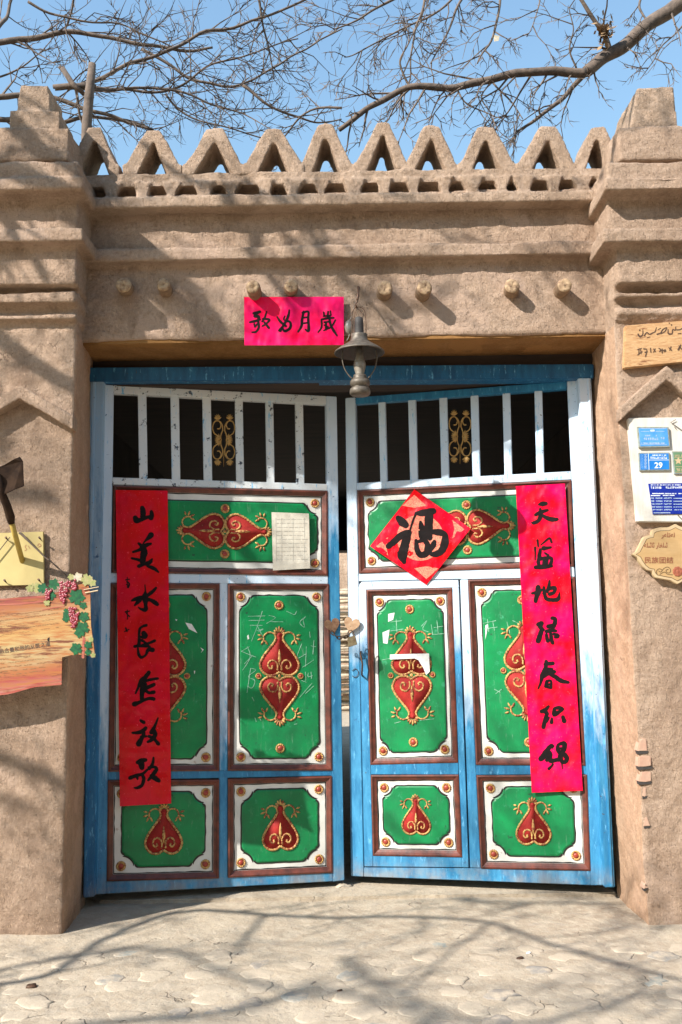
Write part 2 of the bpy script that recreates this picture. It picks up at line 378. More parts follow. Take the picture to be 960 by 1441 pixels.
def groundmat():
    m, ns, ls, p = newmat('dusty_ground')
    v = objvec(ns, ls)
    c = mixc(ns, ls, ramp(ns, ls, noise_n(ns, ls, v, 1.3, 5), .35, .65), (.405, .33, .24), (.32, .255, .185))
    c = mixc(ns, ls, ramp(ns, ls, noise_n(ns, ls, v, 14, 6, .7), .42, .62), c, (.43, .36, .27))
    c = mixc(ns, ls, ramp(ns, ls, noise_n(ns, ls, v, 11, 5, .7), .56, .68), c, (.35, .295, .23))
    c = mixc(ns, ls, ramp(ns, ls, noise_n(ns, ls, v, 60, 4, .7), .58, .70), c, (.29, .24, .19))
    c = mixc(ns, ls, ramp(ns, ls, noise_n(ns, ls, v, 150, 3, .6), .64, .70), c, (.22, .18, .14))
    nn = N(ns, 'ShaderNodeTexNoise'); nn.inputs['Scale'].default_value = 5; nn.inputs['Detail'].default_value = 6
    ls.new(v, nn.inputs['Vector'])
    sc = N(ns, 'ShaderNodeVectorMath', operation='SCALE'); sc.inputs[3].default_value = .30
    wv = N(ns, 'ShaderNodeVectorMath', operation='ADD')
    ls.new(nn.outputs[1], sc.inputs[0]); ls.new(v, wv.inputs[0]); ls.new(sc.outputs[0], wv.inputs[1])
    vo = N(ns, 'ShaderNodeTexVoronoi', feature='DISTANCE_TO_EDGE'); vo.inputs['Scale'].default_value = 5.5
    ls.new(wv.outputs[0], vo.inputs['Vector'])
    cr = ramp(ns, ls, vo.outputs[0], .0, .02, (1, 1, 1, 1), (0, 0, 0, 1))
    mk = ramp(ns, ls, noise_n(ns, ls, v, 5.3, 4, .6), .58, .68)
    mm = N(ns, 'ShaderNodeMath', operation='MULTIPLY'); ls.new(cr, mm.inputs[0]); ls.new(mk, mm.inputs[1])
    c = mixc(ns, ls, mm.outputs[0], c, (.15, .12, .09))
    ls.new(c, p.inputs['Base Color']); p.inputs['Roughness'].default_value = .95
    p.inputs['Specular IOR Level'].default_value = .15
    n1 = bump(ns, ls, noise_n(ns, ls, v, 16, 8, .65), .6, .02)
    n1 = bump(ns, ls, noise_n(ns, ls, v, 90, 5, .7), .5, .004, n1)
    inv = N(ns, 'ShaderNodeMath', operation='SUBTRACT'); inv.inputs[0].default_value = 1; ls.new(mm.outputs[0], inv.inputs[1])
    n1 = bump(ns, ls, inv.outputs[0], .8, .01, n1)
    ls.new(n1, p.inputs['Normal']); return m
M['ground'] = groundmat()
def cobmat():
    m, ns, ls, p = newmat('worn_cobble')
    v = objvec(ns, ls)
    oi = N(ns, 'ShaderNodeObjectInfo')
    r = N(ns, 'ShaderNodeValToRGB'); cr = r.color_ramp
    cr.elements[0].position = 0; cr.elements[0].color = (.42, .345, .255, 1)
    cr.elements[1].position = 1; cr.elements[1].color = (.28, .285, .245, 1)
    for pos, c in ((.35, (.44, .365, .27, 1)), (.6, (.36, .30, .225, 1)), (.75, (.30, .25, .20, 1)), (.88, (.28, .25, .215, 1))):
        e = cr.elements.new(pos); e.color = c
    ls.new(oi.outputs['Random'], r.inputs[0])
    g = N(ns, 'ShaderNodeNewGeometry')
    c = mixc(ns, ls, ramp(ns, ls, noise_n(ns, ls, g.outputs['Position'], 17, 5, .7), .44, .60), r.outputs[0], (.45, .37, .275))
    c = mixc(ns, ls, ramp(ns, ls, noise_n(ns, ls, g.outputs['Position'], 130, 4, .7), .6, .7), c, (.25, .21, .17))
    ls.new(c, p.inputs['Base Color']); p.inputs['Roughness'].default_value = .85
    p.inputs['Specular IOR Level'].default_value = .25
    ls.new(bump(ns, ls, noise_n(ns, ls, g.outputs['Position'], 45, 7, .7), .6, .008), p.inputs['Normal'])
    return m
M['cobble'] = cobmat()
def woodsign():
    m, ns, ls, p = newmat('knotty_wood')
    v = objvec(ns, ls, (1, 1, 5))
    nn = N(ns, 'ShaderNodeTexNoise'); nn.inputs['Scale'].default_value = 3.5; nn.inputs['Detail'].default_value = 3
    nn.inputs['Distortion'].default_value = 1.2; ls.new(v, nn.inputs['Vector'])
    mu = N(ns, 'ShaderNodeMath', operation='MULTIPLY'); mu.inputs[1].default_value = 9; ls.new(nn.outputs[0], mu.inputs[0])
    fr = N(ns, 'ShaderNodeMath', operation='FRACT'); ls.new(mu.outputs[0], fr.inputs[0])
    c = mixc(ns, ls, ramp(ns, ls, fr.outputs[0], .1, .95), (.50, .30, .14), (.40, .21, .09))
    c = mixc(ns, ls, ramp(ns, ls, noise_n(ns, ls, v, 30, 5, .7), .5, .7), c, (.56, .38, .20))
    c = mixc(ns, ls, ramp(ns, ls, noise_n(ns, ls, v, 10, 3, .7), .60, .66), c, (.20, .08, .03))
    ls.new(c, p.inputs['Base Color']); p.inputs['Roughness'].default_value = .6
    ls.new(bump(ns, ls, noise_n(ns, ls, v, 40, 5), .3, .002), p.inputs['Normal']); return m
M['woodsign'] = woodsign()
def banner_print():
    m, ns, ls, p = newmat('printed_wood_look')
    v = objvec(ns, ls, (.6, 1, 6), (0, -.12, 0))
    t = objvec(ns, ls); sep = N(ns, 'ShaderNodeSeparateXYZ'); ls.new(t, sep.inputs[0])
    a = N(ns, 'ShaderNodeMath', operation='MULTIPLY_ADD'); a.inputs[1].default_value = .16; ls.new(sep.outputs[0], a.inputs[0]); 
    ng = N(ns, 'ShaderNodeMath', operation='MULTIPLY'); ng.inputs[1].default_value = -1; ls.new(sep.outputs[0], ng.inputs[0])
    a.inputs[1].default_value = -.13; ls.new(sep.outputs[2], a.inputs[2])
    mr = N(ns, 'ShaderNodeMapRange'); mr.inputs[1].default_value = BZ0; mr.inputs[2].default_value = BZ1
    ls.new(a.outputs[0], mr.inputs[0])
    r = N(ns, 'ShaderNodeValToRGB'); cr = r.color_ramp
    cr.elements[0].position = 0; cr.elements[0].color = (0.299, 0.041, 0.047, 1)
    cr.elements[1].position = 1; cr.elements[1].color = (0.100, 0.029, 0.041, 1)
    for pos, c in ((.05, (0.387, 0.175, 0.135, 1)), (.14, (0.312, 0.058, 0.047, 1)), (.22, (0.350, 0.129, 0.051, 1)), (.28, (0.387, 0.280, 0.145, 1)), (.48, (0.437, 0.322, 0.145, 1)), (.60, (0.462, 0.269, 0.093, 1)), (.74, (0.412, 0.269, 0.124, 1)), (.86, (0.325, 0.117, 0.062, 1)), (.93, (0.250, 0.046, 0.047, 1))):
        e = cr.elements.new(pos); e.color = c
    ls.new(mr.outputs[0], r.inputs[0])
    c = mixc(ns, ls, ramp(ns, ls, noise_n(ns, ls, v, 14, 6, .7), .42, .62), r.outputs[0], (.36, .13, .04))
    c = mixc(ns, ls, ramp(ns, ls, noise_n(ns, ls, v, 9, 5, .7), .55, .62), c, (.16, .05, .025))
    ls.new(c, p.inputs['Base Color']); p.inputs['Roughness'].default_value = .4
    return m

# ------------------------------------------------------------------ gateway wall
def disp(me, amp1, f1, amp2, f2, seed=0.0):
    n = len(me.vertices)
    co_ = np.empty(n * 3, 'f'); me.vertices.foreach_get('co', co_); co_ = co_.reshape(-1, 3)
    no = np.empty(n * 3, 'f'); me.vertices.foreach_get('normal', no); no = no.reshape(-1, 3)
    off = Vector((seed, seed * .7, seed * 1.3))
    d = np.empty(n, 'f'); nz = noise.noise
    for i in range(n):
        c = Vector(co_[i]) + off
        d[i] = amp1 * nz(c * f1) + amp2 * nz(c * f2) + amp2 * .5 * nz(c * (f2 * 2.1))
    co_ += no * d[:, None]
    me.vertices.foreach_set('co', co_.ravel()); me.update()
def adobe(name, mb, mat, parent, voxel=.011, amp1=.012, f1=3.5, amp2=.0038, f2=22, smooth_it=0, seed=0., second=None, **k):
    me = mb.mesh(name, mat)
    o = bpy.data.objects.new(name, me); COL.objects.link(o)
    r = o.modifiers.new('r', 'REMESH'); r.mode = 'VOXEL'; r.voxel_size = voxel; r.use_smooth_shade = True
    if smooth_it:
        s = o.modifiers.new('s', 'SMOOTH'); s.factor = .5; s.iterations = smooth_it
    dg = bpy.context.evaluated_depsgraph_get()
    nm = bpy.data.meshes.new_from_object(o.evaluated_get(dg))
    nm.materials.clear(); nm.materials.append(mat)
    if second:
        nm.materials.append(second[0])
        for p in nm.polygons:
            if second[1](p.center, p.normal): p.material_index = 1
    bpy.data.objects.remove(o)
    disp(nm, amp1, f1, amp2, f2, seed)
    nm.polygons.foreach_set('use_smooth', [True] * len(nm.polygons))
    return link(name, nm, parent, **k)

wall = empty('gateway_wall', (0, 0, 0), label='tan mud plastered gateway wall with triangular openwork parapet around the painted gate', cat='wall')
YC = -.25
def zz(px, py, Y): return P(px, py, Y).z
def pier(side):
    """side -1 left, +1 right; stepped, banded mud pillar"""
    px = 60 if side < 0 else 910
    E = (lambda x, y, Y: P(x, y, Y).x)
    if side < 0:
        xf, xi = P(100, 800, -.37).x, P(127, 700, 0).x
        bands = [(400, 339, -.455, 106), (425, 411, -.435, 106), (449, 443, -.405, 106)]
        face2, ledge, corn, slab, blk = (321, 267, -.455, 110), (339, 321, -.51, 117), (267, 249, -.54, 116), (249, 227, -.515, 110), (227, 178, -.46, 97)
    else:
        xf, xi = P(884, 800, -.37).x, P(843, 700, 0).x
        bands = [(398, 340, -.455, 868), (418, 411, -.435, 867), (443, 432, -.405, 867)]
        face2, ledge, corn, slab, blk = (321, 267, -.455, 856), (340, 321, -.51, 850), (267, 250, -.54, 852), (250, 226, -.515, 854), (226, 178, -.46, 870)
    far = side * 3.2
    mb = MB()
    def seg(z0, z1, Y, x):
        lo, hi = min(x, far), max(x, far)
        mb.box((lo, Y, z0), (hi, .08, z1))
    # body with splayed reveal
    zt = zz(px, 230, -.37)
    poly = [Vector((far, -.37, -.15)), Vector((xf, -.37, -.15)), Vector((xi, .02, -.15)), Vector((xi, .08, -.15)), Vector((far, .08, -.15))]
    if side > 0: poly.reverse()
    mb.prism([p + Vector((0, 0, zt + .15)) for p in poly], Vector((0, 0, zt + .15)))
    for (y1, y0, Y, ex) in bands + [face2, ledge, corn, slab, blk]:
        seg(zz(px, y1, Y), zz(px, y0, Y), Y, E(ex, (y0 + y1) / 2, Y))
    # overlap sealing slabs behind the bands
    seg(zz(px, 449, -.40), zz(px, 240, -.40), -.385, xf)
    zs_ = zz(480, 474, YC)
    global PIERV
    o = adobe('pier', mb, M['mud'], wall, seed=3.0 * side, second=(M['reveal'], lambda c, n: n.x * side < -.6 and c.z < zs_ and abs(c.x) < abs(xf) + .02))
    if side > 0: PIERV = np.array([v.co[:] for v in o.data.vertices])
    # stepped cap
    c = MB()
    if side < 0:
        a = P(13, 178, -.44); b = P(86, 156, -.44); c.box((a.x, -.44, a.z - .03), (b.x, -.22, b.z))
        a = P(24, 160, -.43); b = P(69, 121, -.43); t = .02
        c.prism([Vector((a.x, -.43, a.z - .03)), Vector((b.x + .015, -.43, a.z - .03)), Vector((b.x - .0, -.43, b.z)), Vector((a.x + .01, -.43, b.z))], Vector((0, -.2, 0)))
        # further caps out of frame stay as plain crest
    else:
        y0, yb = -.44, -.12
        q = [P(885, 180, y0), P(955, 180, y0), P(948, 122, y0), P(897, 122, y0)]
        c.prism([q[0] + Vector((0, 0, -.03)), q[1] + Vector((0, 0, -.03)), q[2], q[3]], Vector((0, -.32, 0)))
    adobe('stepped_cap', c, M['mud_pale'], wall, voxel=.01, seed=5 * side)
pier(-1); pier(1)

# centre wall above the gate
XL, XR = P(110, 400, YC).x - .03, P(862, 400, YC).x + .03
zsof = zz(480, 474, YC)
mb = MB()
mb.box((XL, YC, zsof), (XR, .05, zz(480, 270, YC)))
mb.box((XL, YC - .055, zz(480, 369, YC)), (XR, 0, zz(480, 351, YC)))
adobe('lintel_wall', mb, M['mud'], wall, amp2=.0035, seed=9)
mb = MB()
zc0, zc1 = zz(480, 290, -.31), zz(480, 274, -.31)
mb.box((XL, -.325, zc0), (XR, .05, zc1))
adobe('cornice', mb, M['mud_pale'], wall, voxel=.011, amp1=.012, f1=4, seed=11)
# niche row with little clay props
mb = MB()
za, zb, zt = zc1 - .01, zz(480, 259, YC), zz(480, 241, YC)
mb.box((XL, -.195, za), (XR, .03, zt))
mb.box((XL, YC - .005, zb), (XR, .03, zt))
xs = [121, 160, 199, 240, 284, 327, 369, 412, 455, 500, 541, 583, 625, 664, 703, 741, 780, 818, 850]
rr = random.Random(4)
for x in xs:
    c = P(x + rr.uniform(-4, 4), 265, YC).x; wt, wm = rr.uniform(.036, .058), rr.uniform(.018, .034)
    zm = (za + zb) / 2
    pts = [(c - wt, za), (c + wt * 1.2, za), (c + wm, zm), (c + wt, zb + .02), (c - wt, zb + .02), (c - wm, zm)]
    mb.prism([Vector((x_, YC - .02 + rr.uniform(-.008, .008), z_)) for x_, z_ in pts], Vector((0, -.12, 0)))
adobe('niche_row', mb, M['mud_pale'], wall, voxel=.0085, amp1=.010, f1=9, amp2=.004, f2=30, smooth_it=0, seed=13)
# ten A-shaped clay merlons
mer = [(131, 179, 33, 9), (214, 182, 38, 10), (300, 182, 40, 11), (385, 181, 40, 10), (460, 175, 36, 10), (538, 172, 37, 9), (606, 177, 37, 10), (686, 178, 39, 11), (769, 178, 40, 11), (842, 178, 33, 10)]
for i, (x, yt, hw, tw) in enumerate(mer):
    mb = MB()
    yb = 244
    S = lambda dx, y: P(x + dx, y, YC)
    hi = hw * .62; ap = yt + 17; hw += 4
    rr.seed(i); j = lambda s=2: rr.uniform(-s, s)
    hi += j(3); sk = j(3)
    L = [S(-hw, yb + 2), S(-hi, yb + 2), S(sk - 1, ap), S(sk, yt - 1), S(-tw + sk, yt), S(-hw + 5, yb - 15), S(-hw, yb - 13)]
    R = [S(hw, yb + 2), S(hw, yb - 13), S(hw - 5, yb - 15), S(tw + sk, yt + j()), S(sk, yt - 1), S(sk + 1, ap), S(hi, yb + 2)]
    n = Vector((0, -.215, 0))
    mb.prism(L, n); mb.prism(R, n)
    mb.prism([S(-tw + sk, yt), S(tw + sk, yt), S(tw * .9 + sk, ap), S(-tw * .9 + sk, ap)], n)
    adobe('merlon', mb, M['mud_pale'], wall, voxel=.0085, amp1=.008, f1=8, amp2=.0025, f2=30, seed=20 + i)
# soffit, reveals
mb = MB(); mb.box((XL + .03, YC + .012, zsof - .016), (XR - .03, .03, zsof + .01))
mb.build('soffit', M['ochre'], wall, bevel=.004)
# log ends of the roof poles
for i, (x, y, r) in enumerate([(174, 401, 11.5), (230, 400, 10), (356, 403, 10), (410, 402, 10), (542, 405, 11), (598, 404, 11), (721, 402, 11), (795, 401, 10.5)]):
    ln = .065 + .012 * (i % 3)
    c = P(x, y, YC - ln); R = r * 4.06 / F
    rr.seed(i + 40)
    m_ = MB(); n = 18; b = 0
    rad = [R * (1 + .09 * noise.noise(Vector((math.cos(q * 2 * math.pi / n) * 2, math.sin(q * 2 * math.pi / n) * 2, i * 3.3)))) for q in range(n)]
    dx, dz = rr.uniform(-.012, .012), rr.uniform(-.012, .012)
    for (s, yy) in ((1.04, .12), (1.03, .01), (1.0, 0.004), (.93, -.001), (.5, -.001 + rr.uniform(-.002, .002)), (0.02, 0)):
        for q in range(n):
            an = q * 2 * math.pi / n
            m_.v.append(c + Vector((rad[q] * s * math.cos(an) + dx * yy * 8, yy + (rr.uniform(-.002, .002) if s < .95 else 0), rad[q] * s * math.sin(an) + dz * yy * 8)))
    for k in range(5):
        for q in range(n):
            q2 = (q + 1) % n; m_.face([k * n + q, k * n + q2, (k + 1) * n + q2, (k + 1) * n + q], 1 if k >= 2 else 0)
    m_.face([5 * n + q for q in range(n)], 1)
    m_.build('log_end', [M['log'], M['logend']], wall, smooth=True)
# chevron ridges on both piers
def ridge(pts, th, Y, pr):
    m_ = MB()
    for a, b in zip(pts[:-1], pts[1:]):
        q = [P(a[0], a[1], Y - pr), P(b[0], b[1], Y - pr), P(b[0], b[1] + th, Y - pr), P(a[0], a[1] + th, Y - pr)]
        m_.prism(list(reversed(q)), Vector((0, -pr - .02, 0)))
    adobe('chevron_ridge', m_, M['mud'], wall, voxel=.008, amp1=.006, f1=8, amp2=.0025, f2=28, smooth_it=3, seed=31)
ridge([(-60, 598), (-35, 575), (28, 541), (103, 585)], 20, -.37, .055)
ridge([(873, 572), (939, 514), (1005, 568)], 20, -.37, .055)
# exposed bricks at the broken right edge
for (x0, y0, x1, y1, d) in [(893, 1040, 912, 1058, .004), (894, 1064, 918, 1080, .010), (895, 1086, 917, 1101, .006), (900, 1108, 911, 1121, .0), (902, 1150, 915, 1163, .003), (902, 1245, 911, 1251, .002)]:
    x0 += 4; x1 += 1; cc_ = P((x0 + x1) / 2, (y0 + y1) / 2, -.37)
    near = PIERV[(abs(PIERV[:, 0] - cc_.x) < .03) & (abs(PIERV[:, 2] - cc_.z) < .03) & (PIERV[:, 1] < -.3)]
    Y = float(np.min(near[:, 1])) - .0015 - d * .2
    q = [P(x0, y1, Y), P(x1, y1, Y), P(x1 - 1, y0, Y), P(x0 + 1, y0, Y)]
    q = [q[0], q[0].lerp(q[1], .5) + Vector((0, 0, rr.uniform(-.004, .004))), q[1] + Vector((rr.uniform(-.008, .0), 0, rr.uniform(0, .006))), q[2] + Vector((rr.uniform(-.012, .004), 0, 0)), q[2].lerp(q[3], .6) + Vector((0, 0, rr.uniform(-.003, .004))), q[3] + Vector((rr.uniform(0, .008), 0, -.003))]
    m_ = MB(); m_.prism(q, Vector((0, -.05, 0)))
    o_ = m_.build('brick', M['brick'], wall, bevel=.004)
    g_ = MB(); Yg = Y + .0015
    g_.prism([P(x0 + 1, y1 + 3.5, Yg), P(x1 - 2, y1 + 2.5, Yg), P(x1, y1 - 1, Yg), P(x0, y1 - 1, Yg)], Vector((0, -.03, 0))); g_.build('mortar_gap', M['lampdark'], wall)
# ------------------------------------------------------------------ door frame
frame = empty('door_frame', (0, 0, 0), label='worn blue wooden door frame with head beam set in the mud gateway', cat='door frame')
def plankY(name, quad, Y, th, mat, parent, bev=.004):
    m_ = MB(); m_.prism([P(x, y, Y) for x, y in quad][::-1], Vector((0, -th, 0)))
    return m_.build(name, mat, parent, bevel=bev)
plankY('jamb', [(127, 534), (146, 534), (133, 1262), (117, 1264)], -.03, .09, M['p_jl'], frame)
plankY('jamb', [(814, 531), (832, 531), (866, 1249), (851, 1249)], -.03, .09, M['p_jr'], frame)
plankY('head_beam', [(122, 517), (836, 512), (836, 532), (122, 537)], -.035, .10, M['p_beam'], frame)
plankY('trim', [(130, 537), (134, 537), (122, 1262), (118, 1262)], -.036, .01, M['p_jl'], frame, .002)
plankY('trim', [(827, 532), (830, 532), (863, 1248), (860, 1248)], -.036, .01, M['p_jr'], frame, .002)
m_ = MB(); m_.box((XL, .02, zz(480, 537, 0)), (XR, .2, zsof + .05)); m_.build('timber_lintel', M['darkwood'], wall)

# ------------------------------------------------------------------ gate leaves
class Leaf:
    def __init__(s, A, B, hinge, **k):
        s.A, s.B = Vector(A), Vector(B)
        d = (s.B - s.A); d.z = 0; s.u = d.normalized(); s.n = Vector((s.u.y, -s.u.x, 0))
        if s.n.y > 0: s.n = -s.n
        s.o = Vector(hinge); s.o.z = 0
        s.rz = math.atan2(s.u.y, s.u.x)
        s.root = empty('gate_leaf', s.o, s.rz, **k)
    def uv(s, px, py, w=0.0):
        d = ray(px, py); o = s.o + s.n * w
        t = (o - CAM).dot(s.n) / d.dot(s.n)
        p = CAM + d * t - s.o
        return (p.dot(s.u), p.z)
    def L(s, u, v, w=0.0): return Vector((u, -w, v))
    def px(s, x, y, w=0.0):
        u, v = s.uv(x, y); return s.L(u, v, w)
    def slab(s, name, quad, w1, th, mat, parent=None, bev=.003, **k):
        m_ = MB(); m_.prism([s.px(x, y, w1) for x, y in quad][::-1], Vector((0, -th, 0)))
        return m_.build(name, mat, parent or s.root, bevel=bev, **k)
a1, a2 = P(141, 900, .005), P(479, 900, .235)
LF = Leaf(a1, a2, a1, label='left gate leaf, swung slightly inward, with long red couplet over its outer panels', cat='gate')
b1, b2 = P(491, 900, .27), P(843, 900, .005)
RF = Leaf(b1, b2, b2, label='right gate leaf with small wicket door, iron handle and red diamond paper above', cat='gate')

def rosette_mesh():
    m_ = MB()
    R = .0225
    m_.lathe([(R * .98, 0), (R, .002), (R * .9, .004), (R * .62, .0045), (R * .58, .003)], n=28, m=0, ax='y', scal=.035)
    m_.lathe([(R * .57, .002), (R * .5, .0055), (R * .3, .0078), (R * .05, .0085)], n=12, m=1, ax='y')
    for q in range(12):
        an = q * math.pi / 6
        m_.ball((R * .8 * math.cos(an), -.0045, R * .8 * math.sin(an)), R * .15, R * .1, R * .15, 6, 0)
    return m_.mesh('rosette', [M['gold'], M['red']], smooth=True)
ROS = rosette_mesh()
def arc(cx, cy, r0_, r1_, a0, a1_, n):
    return [(cx + (r0_ + (r1_ - r0_) * i / n) * math.cos(math.radians(a0 + (a1_ - a0) * i / n)),
             cy + (r0_ + (r1_ - r0_) * i / n) * math.sin(math.radians(a0 + (a1_ - a0) * i / n))) for i in range(n + 1)]
def drop_part(m_, T, H, seed=0):
    """one drop, y=0 heart base to y=1 crown; T maps unit coords + w to local"""
    r = .0245 * H
    half = [(0, .07), (.10, .01), (.22, .005), (.33, .08), (.375, .22), (.31, .38), (.20, .53), (.10, .66), (.062, .74), (.07, .82), (0, .86)]
    hc = catmull(half, 5)
    poly = hc + [(-x, y) for x, y in reversed(hc[1:-1])]
    m_.prism([T(x * .97, y, .0025) for x, y in poly], T(0, 0, .0025) - T(0, 0, -.001), 1)
    def rope(pts, rr0, n=5, w=.003, tw=.22):
        P_ = catmull(pts, n)
        m_.tube([T(x, y, w) for x, y in P_], [rr0 * (1 + (tw if i % 2 else -tw)) for i in range(len(P_))], 6, 0)
    for s in (1, -1):
        rope([(s * x, y) for x, y in half[:9]], r, 6)
        # inner scroll
        rope([(s * .035, .30), (s * .03, .20)] and [(s * x, y) for x, y in [(.04, .10), (.04, .22), (.11, .30), (.20, .27), (.22, .18), (.17, .13), (.12, .17)]], r * .8, 4)
        m_.ball(T(s * .14, .18, .004), r * .95, r * .8, r * .95, 6, 0)
        # side curl
        rope([(s * x, y) for x, y in [(.065, .74), (.10, .83), (.20, .86), (.29, .80), (.30, .70), (.25, .67)]], r * .72, 4)
        for (x, y, a, l) in [(.33, .74, -20, .10), (.31, .70, -65, .10), (.27, .68, -120, .08), (.34, .79, 15, .08)]:
            p0 = T(s * x, y, .003); an = math.radians(a)
            p1 = T(s * (x + l * math.cos(an)), y + l * math.sin(an), .003)
            m_.tube([p0, p0.lerp(p1, .5), p1], [r * .5, r * .95, r * .25], 6, 0)
    for k in range(7):
        an = math.radians(90 + (k - 3) * 27); l = .15 - .012 * abs(k - 3)
        p0 = T(.05 * math.cos(an), .82 + .05 * math.sin(an), .003); p1 = T(l * math.cos(an), .83 + l * math.sin(an), .003)
        m_.tube([p0, p0.lerp(p1, .6), p1], [r * .5, r * 1.0, r * .6], 6, 0)
    m_.ball(T(0, .81, .003), r * 1.3, r * .8, r * 1.3, 8, 1)
    # centre leaf
    m_.tube([T(0, .20, .003), T(0, .32, .004), T(0, .42, .004), T(0, .52, .003)], [r * .4, r * 1.5, r * 1.2, r * .2], 6, 0)
def panel(leaf, parent, quad, kind, orn=True, corner='1111', name='panel', notch=(.062, .058), inset=.055, mid=()):
    c = [leaf.uv(x, y) for x, y in quad]     # TL TR BR BL
    W = ((c[1][0] - c[0][0]) + (c[2][0] - c[3][0])) / 2; H = ((c[0][1] - c[3][1]) + (c[1][1] - c[2][1])) / 2
    def B(x, y, w=0):    # metres from centre
        s, t = x / W + .5, y / H + .5
        u = (1 - s) * (1 - t) * c[3][0] + s * (1 - t) * c[2][0] + s * t * c[1][0] + (1 - s) * t * c[0][0]
        v = (1 - s) * (1 - t) * c[3][1] + s * (1 - t) * c[2][1] + s * t * c[1][1] + (1 - s) * t * c[0][1]
        return leaf.L(u, v, w)
    if parent is leaf.root or name == 'panel':
        pass
    hw, hh = W / 2, H / 2
    rr = random.Random(int(abs(quad[0][0] * 7 + quad[0][1])))
    # base field
    fb = MB(); fb.prism([B(-hw + .004, -hh + .004, -.013), B(hw - .004, -hh + .004, -.013), B(hw - .004, hh - .004, -.013), B(-hw + .004, hh - .004, -.013)], Vector((0, -.014, 0)))
    if kind[0] == 'w':       # pieces hang directly on the wicket door
        par = parent; fb.build('field', M['white'], par)
    else:
        par = fb.build('panel', M['white'], parent)
    mo = MB(); mw = .026
    o_ = [(-hw, -hh), (hw, -hh), (hw, hh), (-hw, hh)]; i_ = [(-hw + mw, -hh + mw), (hw - mw, -hh + mw), (hw - mw, hh - mw), (-hw + mw, hh - mw)]
    m1 = [(x * (1 - .007 / hw), y * (1 - .007 / hh)) for x, y in o_]
    for k in range(4):
        q = (k + 1) % 4
        rings = [(o_, -.012), (o_, .003), (m1, .005), ([(x * (1 - .016 / hw), y * (1 - .016 / hh)) for x, y in o_], -.003), (i_, -.008), (i_, -.0125)]
        for (ra, wa), (rb, wb) in zip(rings[:-1], rings[1:]):
            b = len(mo.v); mo.v += [B(*ra[k], wa), B(*ra[q], wa), B(*rb[q], wb), B(*rb[k], wb)]; mo.face([b, b + 1, b + 2, b + 3])
    mo.build('moulding', M['moulding'], par)
    # hand painted dark line inside moulding
    ln = MB(); e = mw + .0015
    pl = []
    cor = [(-hw + e, -hh + e), (hw - e, -hh + e), (hw - e, hh - e), (-hw + e, hh - e)]
    for k in range(4):
        a, b_ = cor[k], cor[(k + 1) % 4]; n = 14
        for i in range(n):
            x = a[0] + (b_[0] - a[0]) * i / n; y = a[1] + (b_[1] - a[1]) * i / n
            pl.append((x, y))
    nrm = lambda x, y: (-1 if abs(x) / hw > abs(y) / hh else 0) * (1 if x > 0 else -1)
    K = len(pl); b0 = len(ln.v)
    for (x, y) in pl:
        t = .0035 + rr.uniform(-.0012, .0028)
        ix = x - math.copysign(t, x) if abs(abs(x) - (hw - e)) < 1e-6 else x
        iy = y - math.copysign(t, y) if abs(abs(y) - (hh - e)) < 1e-6 else y
        ln.v += [B(x, y, -.0124), B(ix, iy, -.0124)]
    for i in range(K):
        j_ = (i + 1) % K; ln.face([b0 + 2 * i, b0 + 2 * j_, b0 + 2 * j_ + 1, b0 + 2 * i + 1])
    ln.build('painted_line', M['black'], par)
    # cartouche
    ix, iy = inset; nx_, ny_ = notch
    gw, gh = hw - ix, hh - iy
    def outline(gw, gh, nx_, ny_, wob):
        fr_ = .022
        q1 = arc(gw - nx_ - fr_ * .9, gh - fr_, fr_, fr_, 90, 15, 5)
        for i in range(7):
            an = math.radians(192 + 66 * i / 6)
            q1.append((gw + .004 + nx_ * math.cos(an), gh + .004 + ny_ * math.sin(an)))
        q1 += arc(gw - fr_, gh - ny_ - fr_ * .9, fr_, fr_, 75, 0, 5)
        pts = []
        def seg(a, b):
            n = 10
            return [(a[0] + (b[0] - a[0]) * i / n, a[1] + (b[1] - a[1]) * i / n) for i in range(1, n)]
        Q = [q1, [(x, -y) for x, y in reversed(q1)], [(-x, -y) for x, y in q1], [(-x, y) for x, y in reversed(q1)]]
        for k in range(4):
            pts += Q[k] + seg(Q[k][-1], Q[(k + 1) % 4][0])
        return [(x * (1 + wob * noise.noise(Vector((x * 30, y * 30, quad[0][0])))), y * (1 + wob * .7 * noise.noise(Vector((x * 30, y * 30, 7 + quad[0][1]))))) for x, y in pts]
    bo = outline(gw + .006, gh + .006, nx_, ny_, .02); go = outline(gw, gh, nx_, ny_, .008)
    m_ = MB(); m_.prism([B(x, y, -.0115) for x, y in reversed(bo)], Vector((0, -.0013, 0))); m_.build('painted_outline', M['black'], par)
    m_ = MB(); g2 = [(x * (1 - .006 / gw), y * (1 - .006 / gh)) for x, y in go]
    m_.prism([B(x, y, -.0085) for x, y in reversed(g2)], Vector((0, -.002, 0)))
    b = len(m_.v); K = len(go)
    m_.v += [B(x, y, -.0112) for x, y in go] + [B(x, y, -.0086) for x, y in g2]
    for i in range(K): m_.face([b + i, b + (i + 1) % K, b + K + (i + 1) % K, b + K + i])
    m_.build('cartouche', M['green'], par)
    # ornament
    wo = -.0085
    k = kind[1]
    o = MB()
